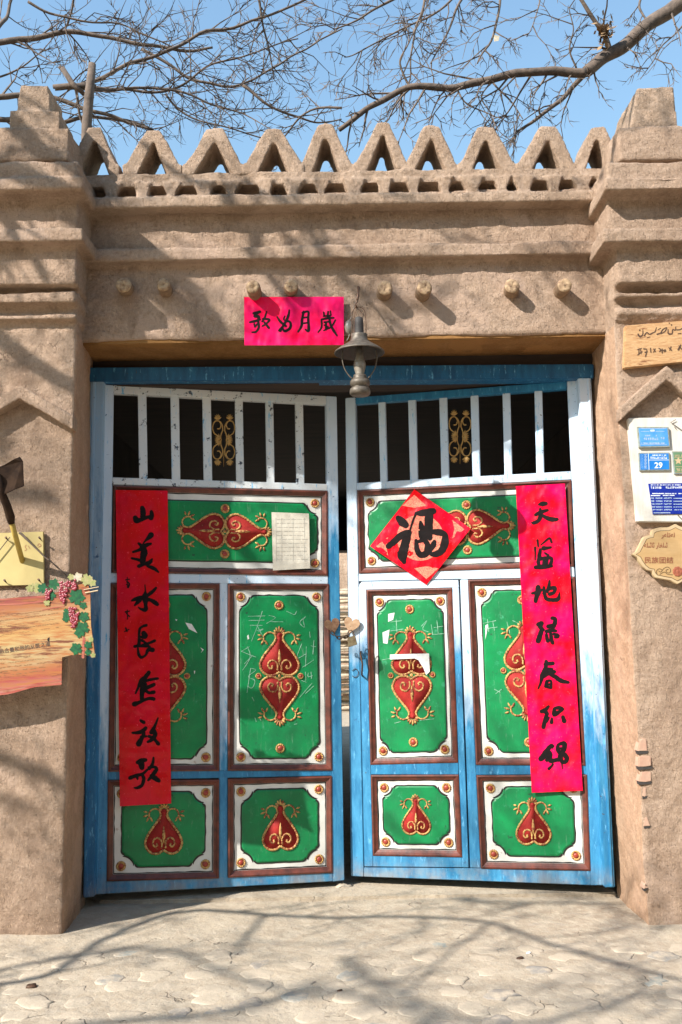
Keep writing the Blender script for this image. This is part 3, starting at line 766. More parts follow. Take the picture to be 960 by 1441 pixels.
    if k == 'S':
        y0 = -gh * .50 if gh > .1 else -gh * .5; H_ = gh * 1.42
        drop_part(o, lambda x, y, w: B(x * H_ * .95, y0 - gh * .16 + y * H_, wo + w), H_)
    elif k == 'V':
        H_ = .242
        drop_part(o, lambda x, y, w: B(x * H_ * 1.05, y * H_ + .003, wo + w), H_)
        drop_part(o, lambda x, y, w: B(x * H_ * 1.05, -y * H_ - .003, wo + w), H_)
        o.ball(B(0, 0, wo + .003), .009, .005, .009, 8, 0)
    elif k == 'H':
        H_ = .238; cx = mid[0] if mid else 0
        drop_part(o, lambda x, y, w: B(cx + y * H_ + .003, x * H_ * .95, wo + w), H_)
        drop_part(o, lambda x, y, w: B(cx - y * H_ - .003, x * H_ * .95, wo + w), H_)
        o.ball(B(cx, 0, wo + .003), .009, .005, .009, 8, 0)
    for v_ in o.v: v_.y = -wo + (v_.y + wo) * .62
    o.build('drop_ornament', [M['gold'], M['drop']], par, smooth=True)
    ro = []
    dx, dy = hw - .062, hh - .062
    ro = [(dx, dy, 1), (dx, -dy, 1), (-dx, dy, 1), (-dx, -dy, 1)]
    if k == 'V': ro += [(0, gh - .045, 1), (0, -gh + .045, 1), (.103, 0, .66), (-.103, 0, .66)]
    if k == 'H':
        cx = mid[0] if mid else 0
        ro += [(cx, .112, 1), (cx, -.112, 1)]
    for (x, y, s) in ro:
        w_ = -.0125 if abs(x) > gw - nx_ * .8 and abs(y) > gh - ny_ * .8 else wo
        q = link('rosette', ROS, par); q.location = B(x, y, w_); q.scale = (s, 1, s); q.rotation_euler = (0, rr.uniform(0, 6), 0)
    return par, B

# ---- left leaf
L = LF
L.slab('stile', [(147, 541), (160, 542), (150, 1258), (134, 1259)], 0, .045, M['p_high'])
L.slab('stile', [(459, 557), (474, 558), (485, 1239), (468, 1241)], 0, .045, M['p_inner'])
L.slab('rail', [(159.5, 542), (459.5, 557), (459.5, 569), (159.5, 553)], -.001, .042, M['p_white'])
L.slab('rail', [(158, 671.5), (461, 681), (461, 691), (158, 682)], -.001, .042, M['p_white'])
L.slab('rail', [(156, 806), (462, 810), (462, 822), (156, 820.5)], -.001, .042, M['p_high'])
L.slab('rail', [(152, 1085), (467, 1083.5), (467, 1092), (152, 1098)], -.001, .042, M['p_blue'])
L.slab('rail', [(150, 1240), (468.5, 1228), (468.5, 1240.5), (150, 1258)], -.001, .042, M['p_low'])
L.slab('centre_stile', [(309, 820), (320.5, 820), (320.5, 1085), (308.5, 1085)], -.0015, .042, M['p_high'])
L.slab('centre_stile', [(308.5, 1092), (320.5, 1092), (320.5, 1236), (308, 1240)], -.0015, .042, M['p_high'])
for (x0, x1) in [(195, 207), (241, 253), (286, 298), (332, 343), (375, 386), (417, 428)]:
    yt = 553 + (x0 - 160) * .0533; yb = 672.5 + (x0 - 160) * .034
    L.slab('bar', [(x0 - 1, yt - 2), (x1 - 1, yt - 2), (x1 + 1, yb + 1), (x0 + 1, yb + 1)], -.006, .026, M['p_white'])
L.slab('back_board', [(156, 676), (464, 684), (474, 1236), (145, 1252)], -.029, .014, M['darkwood'], bev=0)
panel(L, L.root, [(160, 683), (461, 691), (461, 810), (158, 806)], 'pH', notch=(.062, .058), inset=(.052, .066), mid=(.012,))
panel(L, L.root, [(156, 820.5), (309, 821), (308.5, 1085), (152.5, 1086)], 'pV', inset=(.062, .058), notch=(.058, .062))
panel(L, L.root, [(321, 822), (463, 822), (467.5, 1084), (321, 1084.5)], 'pV', inset=(.058, .058), notch=(.058, .062))
panel(L, L.root, [(152, 1098), (308.5, 1097), (308, 1236), (150.5, 1240)], 'pS', inset=(.066, .058), notch=(.062, .058))
panel(L, L.root, [(321, 1096), (467, 1092), (468, 1228), (321, 1235)], 'pS', inset=(.066, .058), notch=(.062, .058))
# ---- right leaf
R = RF
R.slab('stile', [(486, 560), (500, 559), (512, 1222), (512, 1234), (494, 1233)], 0, .045, M['p_mid'])
R.slab('stile', [(798, 536), (812.5, 535), (850, 1246), (831, 1246)], 0, .045, M['p_jr'])
R.slab('rail', [(500, 559), (798, 536), (798, 547), (500, 568.5)], -.001, .042, M['p_blue'])
R.slab('rail', [(501, 679.5), (804, 663), (804.5, 675), (501, 690)], -.001, .042, M['p_high'])
R.slab('rail', [(505, 807), (808, 797), (809, 812), (655, 815.5), (646, 815), (505, 818)], -.001, .042, M['p_high'])
R.slab('rail', [(670, 1076), (824, 1077), (826, 1090), (670, 1091)], -.001, .042, M['p_blue'])
R.slab('rail', [(512, 1221), (661, 1222), (678, 1222), (831, 1225), (832, 1246), (512, 1234)], -.001, .042, M['p_low'])
R.slab('centre_stile', [(647.5, 815.5), (659, 815.5), (670, 1080), (677, 1222), (661.5, 1221.5)], -.0015, .042, M['p_low'])
for (x0, x1) in [(533, 543), (575, 586), (619, 630), (663, 674), (708, 719), (753, 764)]:
    yt = 568 - (x0 - 500) * .0733; yb = 680.5 - (x0 - 500) * .054
    R.slab('bar', [(x0 - 1, yt - 2), (x1 - 1, yt - 3), (x1 + 2, yb + 1), (x0 + 2, yb + 1)], -.006, .026, M['p_high'])
R.slab('back_board', [(504, 684), (806, 669), (834, 1238), (506, 1228)], -.030, .014, M['darkwood'], bev=0)
panel(R, R.root, [(503, 690), (804, 675.5), (807.5, 797), (506, 807)], 'pH', notch=(.058, .056), inset=(.052, .062), mid=(.02,))
panel(R, R.root, [(659, 816), (809, 812), (824, 1077), (670, 1076)], 'pV', inset=(.06, .058), notch=(.058, .062))
panel(R, R.root, [(670.5, 1091), (826, 1090), (831, 1225), (677, 1222)], 'pS', inset=(.066, .058), notch=(.062, .058))
wk = MB()
def wq(q, m_=wk): m_.prism([R.px(x, y, .0015) for x, y in q][::-1], Vector((0, -.04, 0)))
wq([(505, 824), (509, 818.6), (645, 816.2), (646, 827), (635, 827), (515, 830)])
wicket = wk.build('wicket_door', M['p_mid'], R.root, bevel=.002)
R.slab('stile', [(505, 824.5), (515.5, 830), (525, 1206), (525, 1219.5), (513, 1219.5)], .0015, .04, M['p_mid'], wicket, .002)
R.slab('stile', [(636, 827), (645.8, 827), (659.8, 1220.8), (651, 1220.8), (650.5, 1207)], .0015, .04, M['p_mid'], wicket, .002)
R.slab('rail', [(521.5, 1076), (645, 1073), (645.5, 1090), (522, 1090)], .001, .04, M['p_blue'], wicket, .002)
R.slab('rail', [(525, 1204), (650.5, 1206.5), (651, 1220.6), (525, 1219.6)], .001, .04, M['p_low'], wicket, .002)
panel(R, wicket, [(516, 830), (636.5, 827.5), (644.5, 1073), (521.5, 1076)], 'wV', inset=(.052, .055), notch=(.050, .058))
panel(R, wicket, [(522, 1090.5), (645.5, 1090), (650.5, 1206), (525, 1204)], 'wS', inset=(.056, .055), notch=(.056, .054))

# gilt scrollwork in the middle opening
def scrollwork(leaf, x0, y0, x1, y1):
    m_ = MB(); cx, cy, hw, hh = (x0 + x1) / 2, (y0 + y1) / 2, (x1 - x0) / 2, (y1 - y0) / 2
    T = lambda x, y, w=-.018: leaf.px(cx + x * hw, cy - y * hh, w)
    r = .0035
    for s in (1, -1):
        for t in (1, -1):
            def tb(pts, rr_): m_.tube([T(s * x, t * y) for x, y in catmull(pts, 5)], rr_, 6)
            tb([(.35, .12), (.80, .25), (.93, .48), (.75, .68), (.40, .70), (.22, .55), (.35, .42), (.55, .42)], r)
            tb([(.08, .35), (.22, .2), (.25, .05), (.2, 0)], r)
            tb([(.08, .35), (.12, .55), (.3, .68)], r)
            for k in range(6):
                an = math.radians(20 + k * 27); l = .34
                a = T(s * .52, t * .76); b = T(s * (.50 + l * math.cos(an)), t * (.76 + l * .62 * math.sin(an)))
                m_.tube([a, a.lerp(b, .6), b], [r * 1.2, r * 1.3, r * .4], 6)
            for k in range(4):
                an = math.radians(4 + k * 24)
                a = T(s * .32, t * .02); b = T(s * (.34 + .42 * math.cos(an)), t * (.02 + .22 * math.sin(an)))
                m_.tube([a, a.lerp(b, .6), b], [r * 1.7, r * 1.5, r * .4], 6)
        m_.tube([T(0, -1), T(0, -.75), T(0, -.4)], [r * .3, r * .8, r * .8], 6)
    m_.build('scrollwork', M['giltiron'], leaf.root, smooth=True)
M['giltiron'] = plain('gilded_scroll_paint', (.42, .24, .06), (.30, .17, .05), 60, .5, .3)
scrollwork(LF, 298.5, 580, 332, 656); scrollwork(RF, 630.5, 574, 663.5, 652)

# ------------------------------------------------------------------ brush writing
def strokes_mesh(m_, strokes, org, sc, mp, w0, jit=.04, seed=1, wm=1.0):
    rr = random.Random(seed)
    for si, st in enumerate(strokes):
        pts = catmull([(org[0] + x / sc, org[1] + y / sc, wd / sc * .5 * wm) for x, y, wd in st], 5) if len(st) > 1 else []
        w = w0 + si * .00004
        b = len(m_.v); k = len(pts)
        for i, (x, y, r) in enumerate(pts):
            q0, q1 = pts[max(i - 1, 0)], pts[min(i + 1, k - 1)]
            dx, dy = q1[0] - q0[0], q1[1] - q0[1]; l = math.hypot(dx, dy) or 1
            r = max(r, .2)
            ra, rb = r * (1 + rr.uniform(-jit, jit) * 2), r * (1 + rr.uniform(-jit, jit) * 2)
            m_.v.append(mp(x - dy / l * ra, y + dx / l * ra, w)); m_.v.append(mp(x + dy / l * rb, y - dx / l * rb, w))
        for i in range(k - 1): m_.face([b + 2 * i, b + 2 * i + 1, b + 2 * i + 3, b + 2 * i + 2])
        for e in (0, -1):
            if k:
                x, y, r = pts[e]; r = max(r, .2) * .98; n = 10; b = len(m_.v)
                for q in range(n):
                    an = q * 2 * math.pi / n; m_.v.append(mp(x + r * math.cos(an), y + r * math.sin(an), w + .00002))
                m_.face(list(range(b, b + n)))
def chars(parent, table, mp, w0, mat, wm=1.0):
    for i, (org, sc, st) in enumerate(table):
        m_ = MB(); strokes_mesh(m_, st, org, sc, mp, w0, seed=i + 5, wm=wm)
        m_.build('character', mat, parent, recalc=False)
c1, c2, c3, c4 = ((160, 685), 11.29), ((160, 800), 11.08), ((160, 925), 11.29), ((160, 1030), 11.29)
d5, d6, d7, d8 = ((720, 680), 10.67), ((730, 800), 11.29), ((735, 915), 10.67), ((735, 1025), 10.67)
left_chars = [
 (*c1, [[(455,340,60),(470,400,75),(465,480,70),(455,520,60)],[(345,500,70),(370,545,75),(450,525,50),(540,490,45),(590,490,70)],[(600,400,45),(605,450,60),(595,500,70)]]),
 (*c1, [[(595,770,80),(560,810,60),(500,870,25),(445,940,15)],[(400,905,35),(450,950,45)],[(590,910,35),(500,940,60),(440,980,50)],[(310,1040,30),(400,1010,40),(470,970,50)],[(470,940,60),(485,1040,95),(470,1120,85),(460,1200,75)],[(290,1140,30),(380,1160,40),(440,1180,40)],[(500,1230,50),(580,1200,55),(610,1150,25)],[(400,1265,50),(470,1240,40)],[(540,1260,40),(640,1300,50),(712,1358,25)]]),
 (*c2, [[(490,260,15),(495,360,25),(490,450,90),(500,560,50),(500,640,60),(440,640,35),(390,610,20)],[(280,505,20),(340,480,50),(430,445,35),(400,500,60),(330,575,25)],[(660,305,35),(610,360,45),(530,420,50),(480,450,60)],[(500,480,50),(580,495,50),(640,530,60),(680,560,50)]]),
 (*c2, [[(510,885,40),(450,905,30),(410,940,35),(400,1010,35),(400,1100,40),(395,1180,50)],[(470,1010,70),(490,1060,70),(420,1070,30)],[(640,1125,40),(560,1160,35),(450,1190,30)],[(330,1215,40),(400,1205,40),(520,1215,30)],[(380,1240,25),(390,1330,40),(430,1385,40),(500,1350,30),(540,1270,50),(610,1270,60)],[(560,1230,40),(500,1160,30),(440,1120,40)]]),
 (*c3, [[(560,240,55),(500,320,60),(440,370,60),(390,480,35),(350,570,25)],[(700,335,35),(600,350,40),(480,380,40)],[(470,400,90),(475,480,100),(450,580,60),(455,670,60)],[(640,430,50),(560,470,50),(460,500,60)],[(640,550,50),(560,560,40),(480,500,50)],[(330,740,70),(400,715,50),(500,670,40),(580,650,45),(640,660,50)]]),
 (*c3, [[(430,1000,35),(480,1030,50)],[(300,1195,30),(400,1190,50),(470,1160,55),(510,1120,50)],[(705,960,20),(660,1080,40),(600,1190,60)],[(480,1200,50),(460,1260,50),(400,1370,80)],[(440,1260,40),(520,1250,30)],[(640,1160,60),(660,1230,60),(600,1310,50),(540,1340,30)],[(560,1250,40),(640,1290,45),(710,1370,50)]]),
 (*c4, [[(380,480,50),(440,450,60),(510,440,50)],[(440,500,90),(450,560,70)],[(260,725,50),(350,690,50),(460,660,40),(540,590,30)],[(370,690,50),(380,740,30)],[(450,670,40),(480,740,50),(450,840,45),(380,880,40),(330,880,20)],[(635,400,25),(620,500,45),(570,580,40)],[(560,560,40),(640,550,40),(680,590,50),(620,680,50),(550,760,30)],[(600,690,50),(660,730,70),(720,770,50)]]),
 (*c2, [[(190,180,18),(250,170,14)],[(210,210,22),(245,240,22),(230,300,20)],[(200,250,14),(250,270,14)],[(215,140,12),(215,300,12)]]),
 (*c2, [[(185,680,22),(250,665,14)],[(200,700,18),(250,750,18)],[(215,650,14),(220,790,14)]]),
 (*c2, [[(190,930,22),(210,980,22)],[(240,950,14),(170,985,14)]])]
right_chars = [
 (*d5, [[(410,325,25),(460,315,60),(515,310,50)],[(430,390,30),(435,470,50),(410,560,50),(330,600,45),(300,590,15)],[(360,480,40),(440,440,50),(540,410,35)],[(450,480,35),(540,530,55),(620,550,60),(685,545,40)]]),
 (*d5, [[(390,860,30),(400,950,25)],[(440,930,15),(500,880,25),(570,830,30),(600,890,30)],[(355,970,35),(355,1060,20),(355,1150,20)],[(430,1000,40),(420,1080,50),(415,1140,50)],[(480,980,60),(540,975,40),(590,965,30)],[(500,1050,25),(550,1085,35)],[(400,1150,40),(500,1130,50),(600,1130,40),(580,1240,50)],[(400,1180,50),(410,1250,40)],[(490,1150,40),(480,1240,40)],[(540,1150,30),(520,1230,40)],[(360,1265,50),(480,1255,60),(600,1245,40)]]),
 (*d6, [[(310,300,70),(290,400,60),(270,520,55)],[(215,395,35),(290,380,50),(360,340,40)],[(265,520,50),(310,440,30),(350,360,25)],[(400,300,35),(410,400,45),(440,480,55),(520,500,50),(620,490,60),(645,420,30),(650,380,12)],[(490,200,30),(480,280,45),(455,370,40)],[(390,400,30),(480,330,45),(570,310,55),(560,380,45),(490,410,50)]]),
 (*d6, [[(310,890,60),(370,860,50),(340,930,60)],[(370,950,50),(350,1030,65),(310,1150,70)],[(400,970,30),(330,1030,30)],[(530,790,50),(580,800,50),(570,880,60),(540,950,50)],[(470,920,60),(560,910,60)],[(440,1000,50),(520,980,50),(590,990,40)],[(510,1040,50),(520,1120,50),(540,1180,50)],[(440,1050,40),(450,1120,50)],[(460,1150,50),(500,1130,30)],[(560,1040,40),(620,1070,60),(580,1090,40)]]),
 (*d7, [[(360,170,50),(350,260,50),(300,380,60),(280,480,35),(240,575,20)],[(340,210,40),(400,200,50),(460,195,50)],[(330,300,40),(400,280,40),(450,280,30)],[(300,400,50),(390,340,60),(480,320,50)],[(400,340,50),(500,400,55),(580,455,60),(690,480,40)],[(370,470,45),(350,540,40)],[(370,460,35),(430,460,30),(435,560,35)],[(370,510,30),(430,510,30)],[(350,545,30),(430,560,40)]]),
 (*d7, [[(395,840,35),(340,900,55),(290,915,50)],[(330,900,60),(370,950,50),(350,1020,50),(320,1150,55)],[(400,1010,30),(360,1060,50)],[(480,900,50),(490,870,40),(560,860,50),(610,880,40)],[(480,900,50),(480,960,60),(540,930,50),(600,890,40)],[(445,1020,30),(440,1080,50)],[(610,1000,50),(630,1060,60)]]),
 (*d8, [[(440,250,50),(390,300,60),(330,400,80),(280,450,70)],[(460,260,40),(450,290,20)],[(400,350,60),(420,400,60),(370,470,50)],[(430,420,40),(420,480,60),(500,470,50),(560,460,60)],[(540,240,40),(530,310,50),(560,360,50)],[(560,230,40),(630,220,60),(630,300,60),(600,350,60)],[(540,300,30),(610,290,30)],[(590,370,60),(560,430,50),(600,490,50)],[(640,390,60),(670,450,60),(640,500,50),(590,500,40)],[(595,380,30),(595,500,25),(600,600,12)],[(400,600,40),(440,560,30),(460,530,25)]])]
ban_chars = [((340, 412), 6.4, st) for st in [
 [[(110,185,25),(140,180,30),(165,170,25)],[(120,210,30),(150,215,30),(155,235,25)],[(75,265,18),(120,255,25),(165,240,20)],[(150,260,22),(155,310,22),(130,350,20),(95,355,14)],[(115,280,18),(120,310,14),(140,280,14)],[(225,170,14),(210,220,18),(185,260,16)],[(190,235,16),(250,240,20),(225,275,18),(185,300,14)],[(205,265,18),(245,315,24)]],
 [[(320,215,14),(350,260,24),(400,300,20)],[(430,155,14),(420,210,24),(380,290,22),(340,340,24)],[(350,345,20),(400,260,20),(440,270,22),(435,320,24),(390,345,24),(370,320,16)],[(390,210,14),(380,240,14),(400,250,14)]],
 [[(560,170,20),(545,240,24),(540,300,22),(510,350,18)],[(550,180,20),(600,170,20),(600,240,22),(605,340,26),(575,330,14)],[(550,225,16),(590,220,14)],[(550,275,14),(590,270,14)]],
 [[(740,175,14),(745,210,18)],[(780,170,18),(775,215,18)],[(800,165,14),(805,200,14)],[(740,210,16),(800,205,14)],[(720,240,16),(770,230,22),(830,225,16)],[(720,240,16),(720,310,18),(690,355,14)],[(790,210,20),(800,280,22),(830,340,24),(860,385,14)],[(745,265,16),(780,260,16)],[(760,270,18),(760,330,20)],[(745,290,14),(780,310,16)],[(740,340,14),(780,320,14)],[(845,245,14),(820,290,14),(790,320,12)]]]]
fu_char = [((515, 685), 6.19, [[(285,275,50),(320,310,75),(350,335,60)],[(200,520,50),(250,480,55),(320,420,60),(380,400,50)],[(380,400,50),(350,480,75),(330,560,80),(320,600,90),(335,655,40)],[(385,390,16),(410,310,18),(440,235,22)],[(440,235,30),(500,230,60),(590,215,55)],[(555,240,70),(550,310,75),(545,400,65),(500,460,60)],[(480,310,25),(490,370,60),(500,440,70)],[(440,470,30),(450,550,50),(480,595,55),(530,580,60),(540,510,50),(510,470,40),(460,480,30)],[(560,450,45),(570,400,40),(640,400,60),(690,420,50),(690,490,70),(660,560,60),(600,590,50),(560,570,30),(590,510,50),(600,480,35)]])]

def sheet(name, quad, mp, w0, mat, nx=8, ny=30, wav=.003, th=.0012, seed=0, parent=None, **k):
    """quad TL TR BR BL px ; mp(px,py,w)->local ; gently rippled paper"""
    m_ = MB()
    for side in (0, 1):
        for j in range(ny + 1):
            for i in range(nx + 1):
                s, t = i / nx, j / ny
                x = (1 - s) * (1 - t) * quad[0][0] + s * (1 - t) * quad[1][0] + s * t * quad[2][0] + (1 - s) * t * quad[3][0]
                y = (1 - s) * (1 - t) * quad[0][1] + s * (1 - t) * quad[1][1] + s * t * quad[2][1] + (1 - s) * t * quad[3][1]
                m_.v.append(mp(x, y, w0 + ripple(x, y, wav, seed) - (th if side else 0)))
    n = (nx + 1) * (ny + 1)
    for j in range(ny):
        for i in range(nx):
            a = j * (nx + 1) + i
            m_.face([a, a + 1, a + nx + 2, a + nx + 1]); m_.face([n + a, n + a + nx + 1, n + a + nx + 2, n + a + 1])
    ed = [(i, 0) for i in range(nx + 1)] + [(nx, j) for j in range(1, ny + 1)] + [(i, ny) for i in range(nx - 1, -1, -1)] + [(0, j) for j in range(ny - 1, 0, -1)]
    ix = [j * (nx + 1) + i for i, j in ed]
    for a, b in zip(ix, ix[1:] + ix[:1]): m_.face([a, n + a, n + b, b])
    return m_.build(name, mat, parent, smooth=False, **k)
def ripple(x, y, wav, seed): return wav * (noise.noise(Vector((x * .02 + seed, y * .035, seed * 2.1))) + .45 * noise.noise(Vector((x * .07 + seed, y * .11, seed * 1.1))))
def on_leaf(leaf):
    return lambda x, y, w: leaf.px(x, y, w)
def top_on(leaf, name, **k):
    o = empty(name, leaf.o, leaf.rz, **k); return o
cl = top_on(LF, 'couplet_scroll', label='long red paper couplet pasted down the left gate leaf with seven black brush characters', cat='paper couplet', group='red couplets beside the gate opening')
o = sheet('paper', [(163, 690), (236, 691), (241, 1130), (169, 1134)], on_leaf(LF), .012, M['paper'], 8, 60, .003, seed=1, parent=cl)
chars(cl, left_chars, lambda x, y, w: LF.px(x, y, w + ripple(x, y, .003, 1)), .0128, M['ink'], 1.2)
cr_ = top_on(RF, 'couplet_scroll', label='long red paper couplet pasted down the right gate leaf, brighter and sunlit', cat='paper couplet', group='red couplets beside the gate opening')
sheet('paper', [(726, 684.5), (795, 681), (820, 1112), (748.5, 1115)], on_leaf(RF), .012, M['paper3'], 8, 60, .0035, seed=2, parent=cr_)
chars(cr_, right_chars, lambda x, y, w: RF.px(x, y, w + ripple(x, y, .0035, 2)), .0130, M['ink'], 1.2)
fu = top_on(RF, 'fortune_diamond', label='square red paper hung as a diamond with one large black brush character', cat='paper sign')
sheet('paper', [(583.6, 689), (662.8, 744), (600.6, 823), (521.5, 769)], on_leaf(RF), .012, M['paper'], 20, 20, .004, seed=3, parent=fu)
fr = lambda x, y, w: RF.px(x, y, w + ripple(x, y, .004, 3))
m_ = MB(); c_ = (592, 757)
for k in range(3):
    n = 40; b = len(m_.v); r_ = [0.2, 18, 33][k]
    for q in range(n):
        an = q * 2 * math.pi / n; m_.v.append(fr(c_[0] + r_ * math.cos(an), c_[1] + r_ * .98 * math.sin(an), .0127))
    if k: 
        for q in range(n): m_.face([b - n + q, b - n + (q + 1) % n, b + (q + 1) % n, b + q])
for (cx_, cy_, dx, dy) in [(583.6, 697, 0, 1), (654, 745, -1, 0), (600.6, 815, 0, -1), (530, 769, 1, 0)]:
    b = len(m_.v); tip = (cx_ - dx * 0, cy_); 
    base = [(cx_ + dx * 17 + dy * 17, cy_ + dy * 15 + dx * 13), (cx_ + dx * 14, cy_ + dy * 18), (cx_ + dx * 17 - dy * 17, cy_ + dy * 15 - dx * 13)]
    m_.v += [fr(*tip, .0127)] + [fr(*q, .0127) for q in base]; m_.face([b, b + 1, b + 2, b + 3])
m_.build('gold_print', M['fugold'], fu, recalc=False)
chars(fu, fu_char, fr, .0134, M['ink'])
YB = YC - .012
mpB = lambda x, y, w: P(x, y, YB - w - .006)
bn = empty('horizontal_banner', (0, 0, 0), label='wide red paper banner with four brush characters pasted over the lintel', cat='paper banner')
sheet('paper', [(343.5, 418), (484, 417.5), (484, 485.5), (344, 486)], mpB, .0, M['paper2'], 24, 12, .003, seed=4, parent=bn)
chars(bn, ban_chars, lambda x, y, w: mpB(x, y, w + ripple(x, y, .003, 4)), .0008, M['ink'])
m_ = MB(); m_.v += [mpB(413, 418, .0012 + ripple(413, 418, .003, 4)), mpB(414, 418, .0012), mpB(414, 486, .0012), mpB(413, 486, .0012)]
# white notice on left leaf
ns_ = top_on(LF, 'paper_notice', label='small off-white printed notice stuck on the left upper green panel', cat='notice')
sheet('paper', [(382, 721), (434.5, 723), (436, 800), (384, 803)], on_leaf(LF), .009, M['sheet'], 8, 10, .004, seed=6, parent=ns_)
m_ = MB(); rr.seed(3)
for j in range(11):
    y = 731 + j * 5.6
    x = 389
    while x < 427:
        l = rr.uniform(3, 9)
        strokes_mesh(m_, [[(x, y, .5), (x + l, y + l * .03, .5)]], (0, 0), 1, lambda a, b, w: LF.px(a, b, w + ripple(a, b, .004, 6)), .0097, 0, 2)
        x += l + 1.6
for x in (388, 396, 412, 428): strokes_mesh(m_, [[(x, 729, .4), (x + .5, 790, .4)]], (0, 0), 1, lambda a, b, w: LF.px(a, b, w + ripple(a, b, .004, 6)), .0098, 0, 2)
m_.build('printed_table', plain('faint_grey_print', (.33, .32, .29), (.5, .47, .4), 200, .8, 0), ns_, recalc=False)
# torn sticker, bits of paper and scratches
tp = top_on(RF, 'torn_sticker', label='torn white paper strip left on the wicket door middle panel', cat='sticker')
m_ = MB(); q = [(549, 921), (604, 919.5), (605, 945), (600, 950), (596, 940), (589, 929), (584, 926.5), (549, 928)]
m_.prism([RF.px(x, y, .004) for x, y in q][::-1], Vector((0, -.0012, 0))); m_.build('paper', M['tornpaper'], tp)
def flakes(leaf, parent, polys, w, mat, name):
    m_ = MB()
    for q in polys: m_.prism([leaf.px(x, y, w) for x, y in q][::-1], Vector((0, -.0008, 0)))
    m_.build(name, mat, parent)
flakes(LF, LF.root, [[(261, 876), (270, 878), (278, 891), (266, 885)], [(282, 911), (287, 914), (283, 919), (285, 915)], [(247, 871), (250, 872), (248, 874)], [(273, 944), (275, 944), (274, 949)], [(348, 895), (350, 893), (351, 899), (349, 900)]], -.0075, M['tornpaper'], 'paint_chip')
flakes(RF, RF.root, [[(546, 864), (555, 862), (553, 872), (546, 875)], [(538, 890), (548, 886), (545, 906), (539, 905)], [(683, 880), (687, 878), (685, 890), (683, 900)]], -.0075, M['tornpaper'], 'paint_chip')
def scratches(leaf, lst, name='scratch_marks'):
    m_ = MB(); strokes_mesh(m_, lst, (0, 0), 1, lambda x, y, w: leaf.px(x, y, w), -.0078, .3, 4)
    m_.build(name, M['scratch'], leaf.root, recalc=False, kind='stuff')
o3 = lambda pts, w=4: [(330 + x / 7.583, 860 + y / 7.583, w / 7.583) for x, y in pts]
scratches(LF, [o3(p, 6) for p in [[(150,55),(330,50)],[(155,100),(320,95)],[(170,150),(300,152)],[(300,0),(250,150),(185,320)],[(240,150),(320,290)],[(260,220),(310,190),(240,210)],
 [(370,45),(440,70),(345,130)],[(390,110),(520,115)],[(560,0),(640,35),(665,0)],[(760,60),(700,120),(750,170),(735,90),(755,70)],[(75,430),(160,380)],[(75,430),(230,490)],[(140,380),(170,490),(90,630)],[(110,560),(190,480)],
 [(175,610),(135,870)],[(175,610),(230,630),(150,700),(220,740),(190,820),(140,800)],[(720,350),(670,500),(760,460)],[(770,380),(760,590)],[(730,600),(850,520)],[(850,310),(840,460)],[(820,370),(870,380)],[(760,650),(765,740)],[(790,660),(790,700),(835,690)],[(820,650),(825,720)],[(720,740),(770,760)],
 [(830,770),(700,920)],[(850,800),(760,880)],[(220,1140),(235,1180)],[(270,1140),(285,1170)],[(640,1210),(670,1205)],[(805,220),(810,280)],[(190,920),(210,960)]]])
o4 = lambda pts, w=3: [(480 + x / 2.526, 800 + y / 2.526, w / 2.526) for x, y in pts]
scratches(RF, [o4(p, 2) for p in [[(175,190),(215,185)],[(195,180),(198,225)],[(175,222),(220,215)],[(285,205),(305,185),(290,215),(310,225)],[(320,200),(325,235)],[(340,185),(345,230)],[(330,210),(360,205)],[(315,235),(365,232)],[(145,325),(175,320)],
 [(505,195),(550,185)],[(520,180),(525,225)],[(510,215),(555,208)],[(540,190),(545,220)],[(590,190),(600,230)],[(610,185),(630,195)],[(545,430),(565,440)],[(550,445),(570,430)],[(280,540),(330,535)],[(190,550),(210,545)],[(300,420),(315,470)],[(200,440),(205,460)]]])

# gate furniture
def heart(leaf, cx, cy, s, w, mat, rot, nm='hasp_plate'):
    m_ = MB(); pts = []
    for i in range(28):
        t = i / 28 * 2 * math.pi
        x = 16 * math.sin(t) ** 3; y = 13 * math.cos(t) - 5 * math.cos(2 * t) - 2 * math.cos(3 * t) - math.cos(4 * t)
        x, y = x / 17, y / 15
        pts.append((cx + s * (x * math.cos(rot) - y * math.sin(rot)), cy - s * (x * math.sin(rot) + y * math.cos(rot))))
    m_.prism([leaf.px(x, y, w) for x, y in pts], Vector((0, -.003, 0)))
    return m_.build(nm, mat, leaf.root, bevel=.0008)
heart(LF, 467.5, 880, 11.5, .008, M['rust'], .25)
heart(RF, 496, 879, 12, .022, M['tan'], -.25)
m_ = MB()
Q = lambda x, y, w: RF.o + RF.u * RF.uv(x, y)[0] + RF.n * w + Vector((0, 0, RF.uv(x, y)[1]))
m_.tube([RF.px(495, 880, .0), RF.px(495, 882, .022)], .003, 6)
m_.tube([RF.px(508, 917, .0), RF.px(509, 919, .03), RF.px(512, 934, .034), RF.px(511, 949, .03), RF.px(510, 951, 0)], .0045, 8)
m_.tube([RF.px(x, y, .004) for x, y in catmull([(496, 944), (500, 941), (504, 944), (504, 950), (500, 953), (496, 951)], 4)], .0016, 6)
m_.build('handle', M['iron'], RF.root, smooth=True)
ch = empty('chain', (0, 0, 0), label='short rusty chain looped across the gap between the gate leaves', cat='chain')
cpts = [(466, 888), (470, 893), (475, 897), (480, 898), (485, 897), (489, 895), (493, 891)]
def chp(x, y): 
    t = (x - 466) / 27; return P(x, y, .20 + .01 * t - .03)
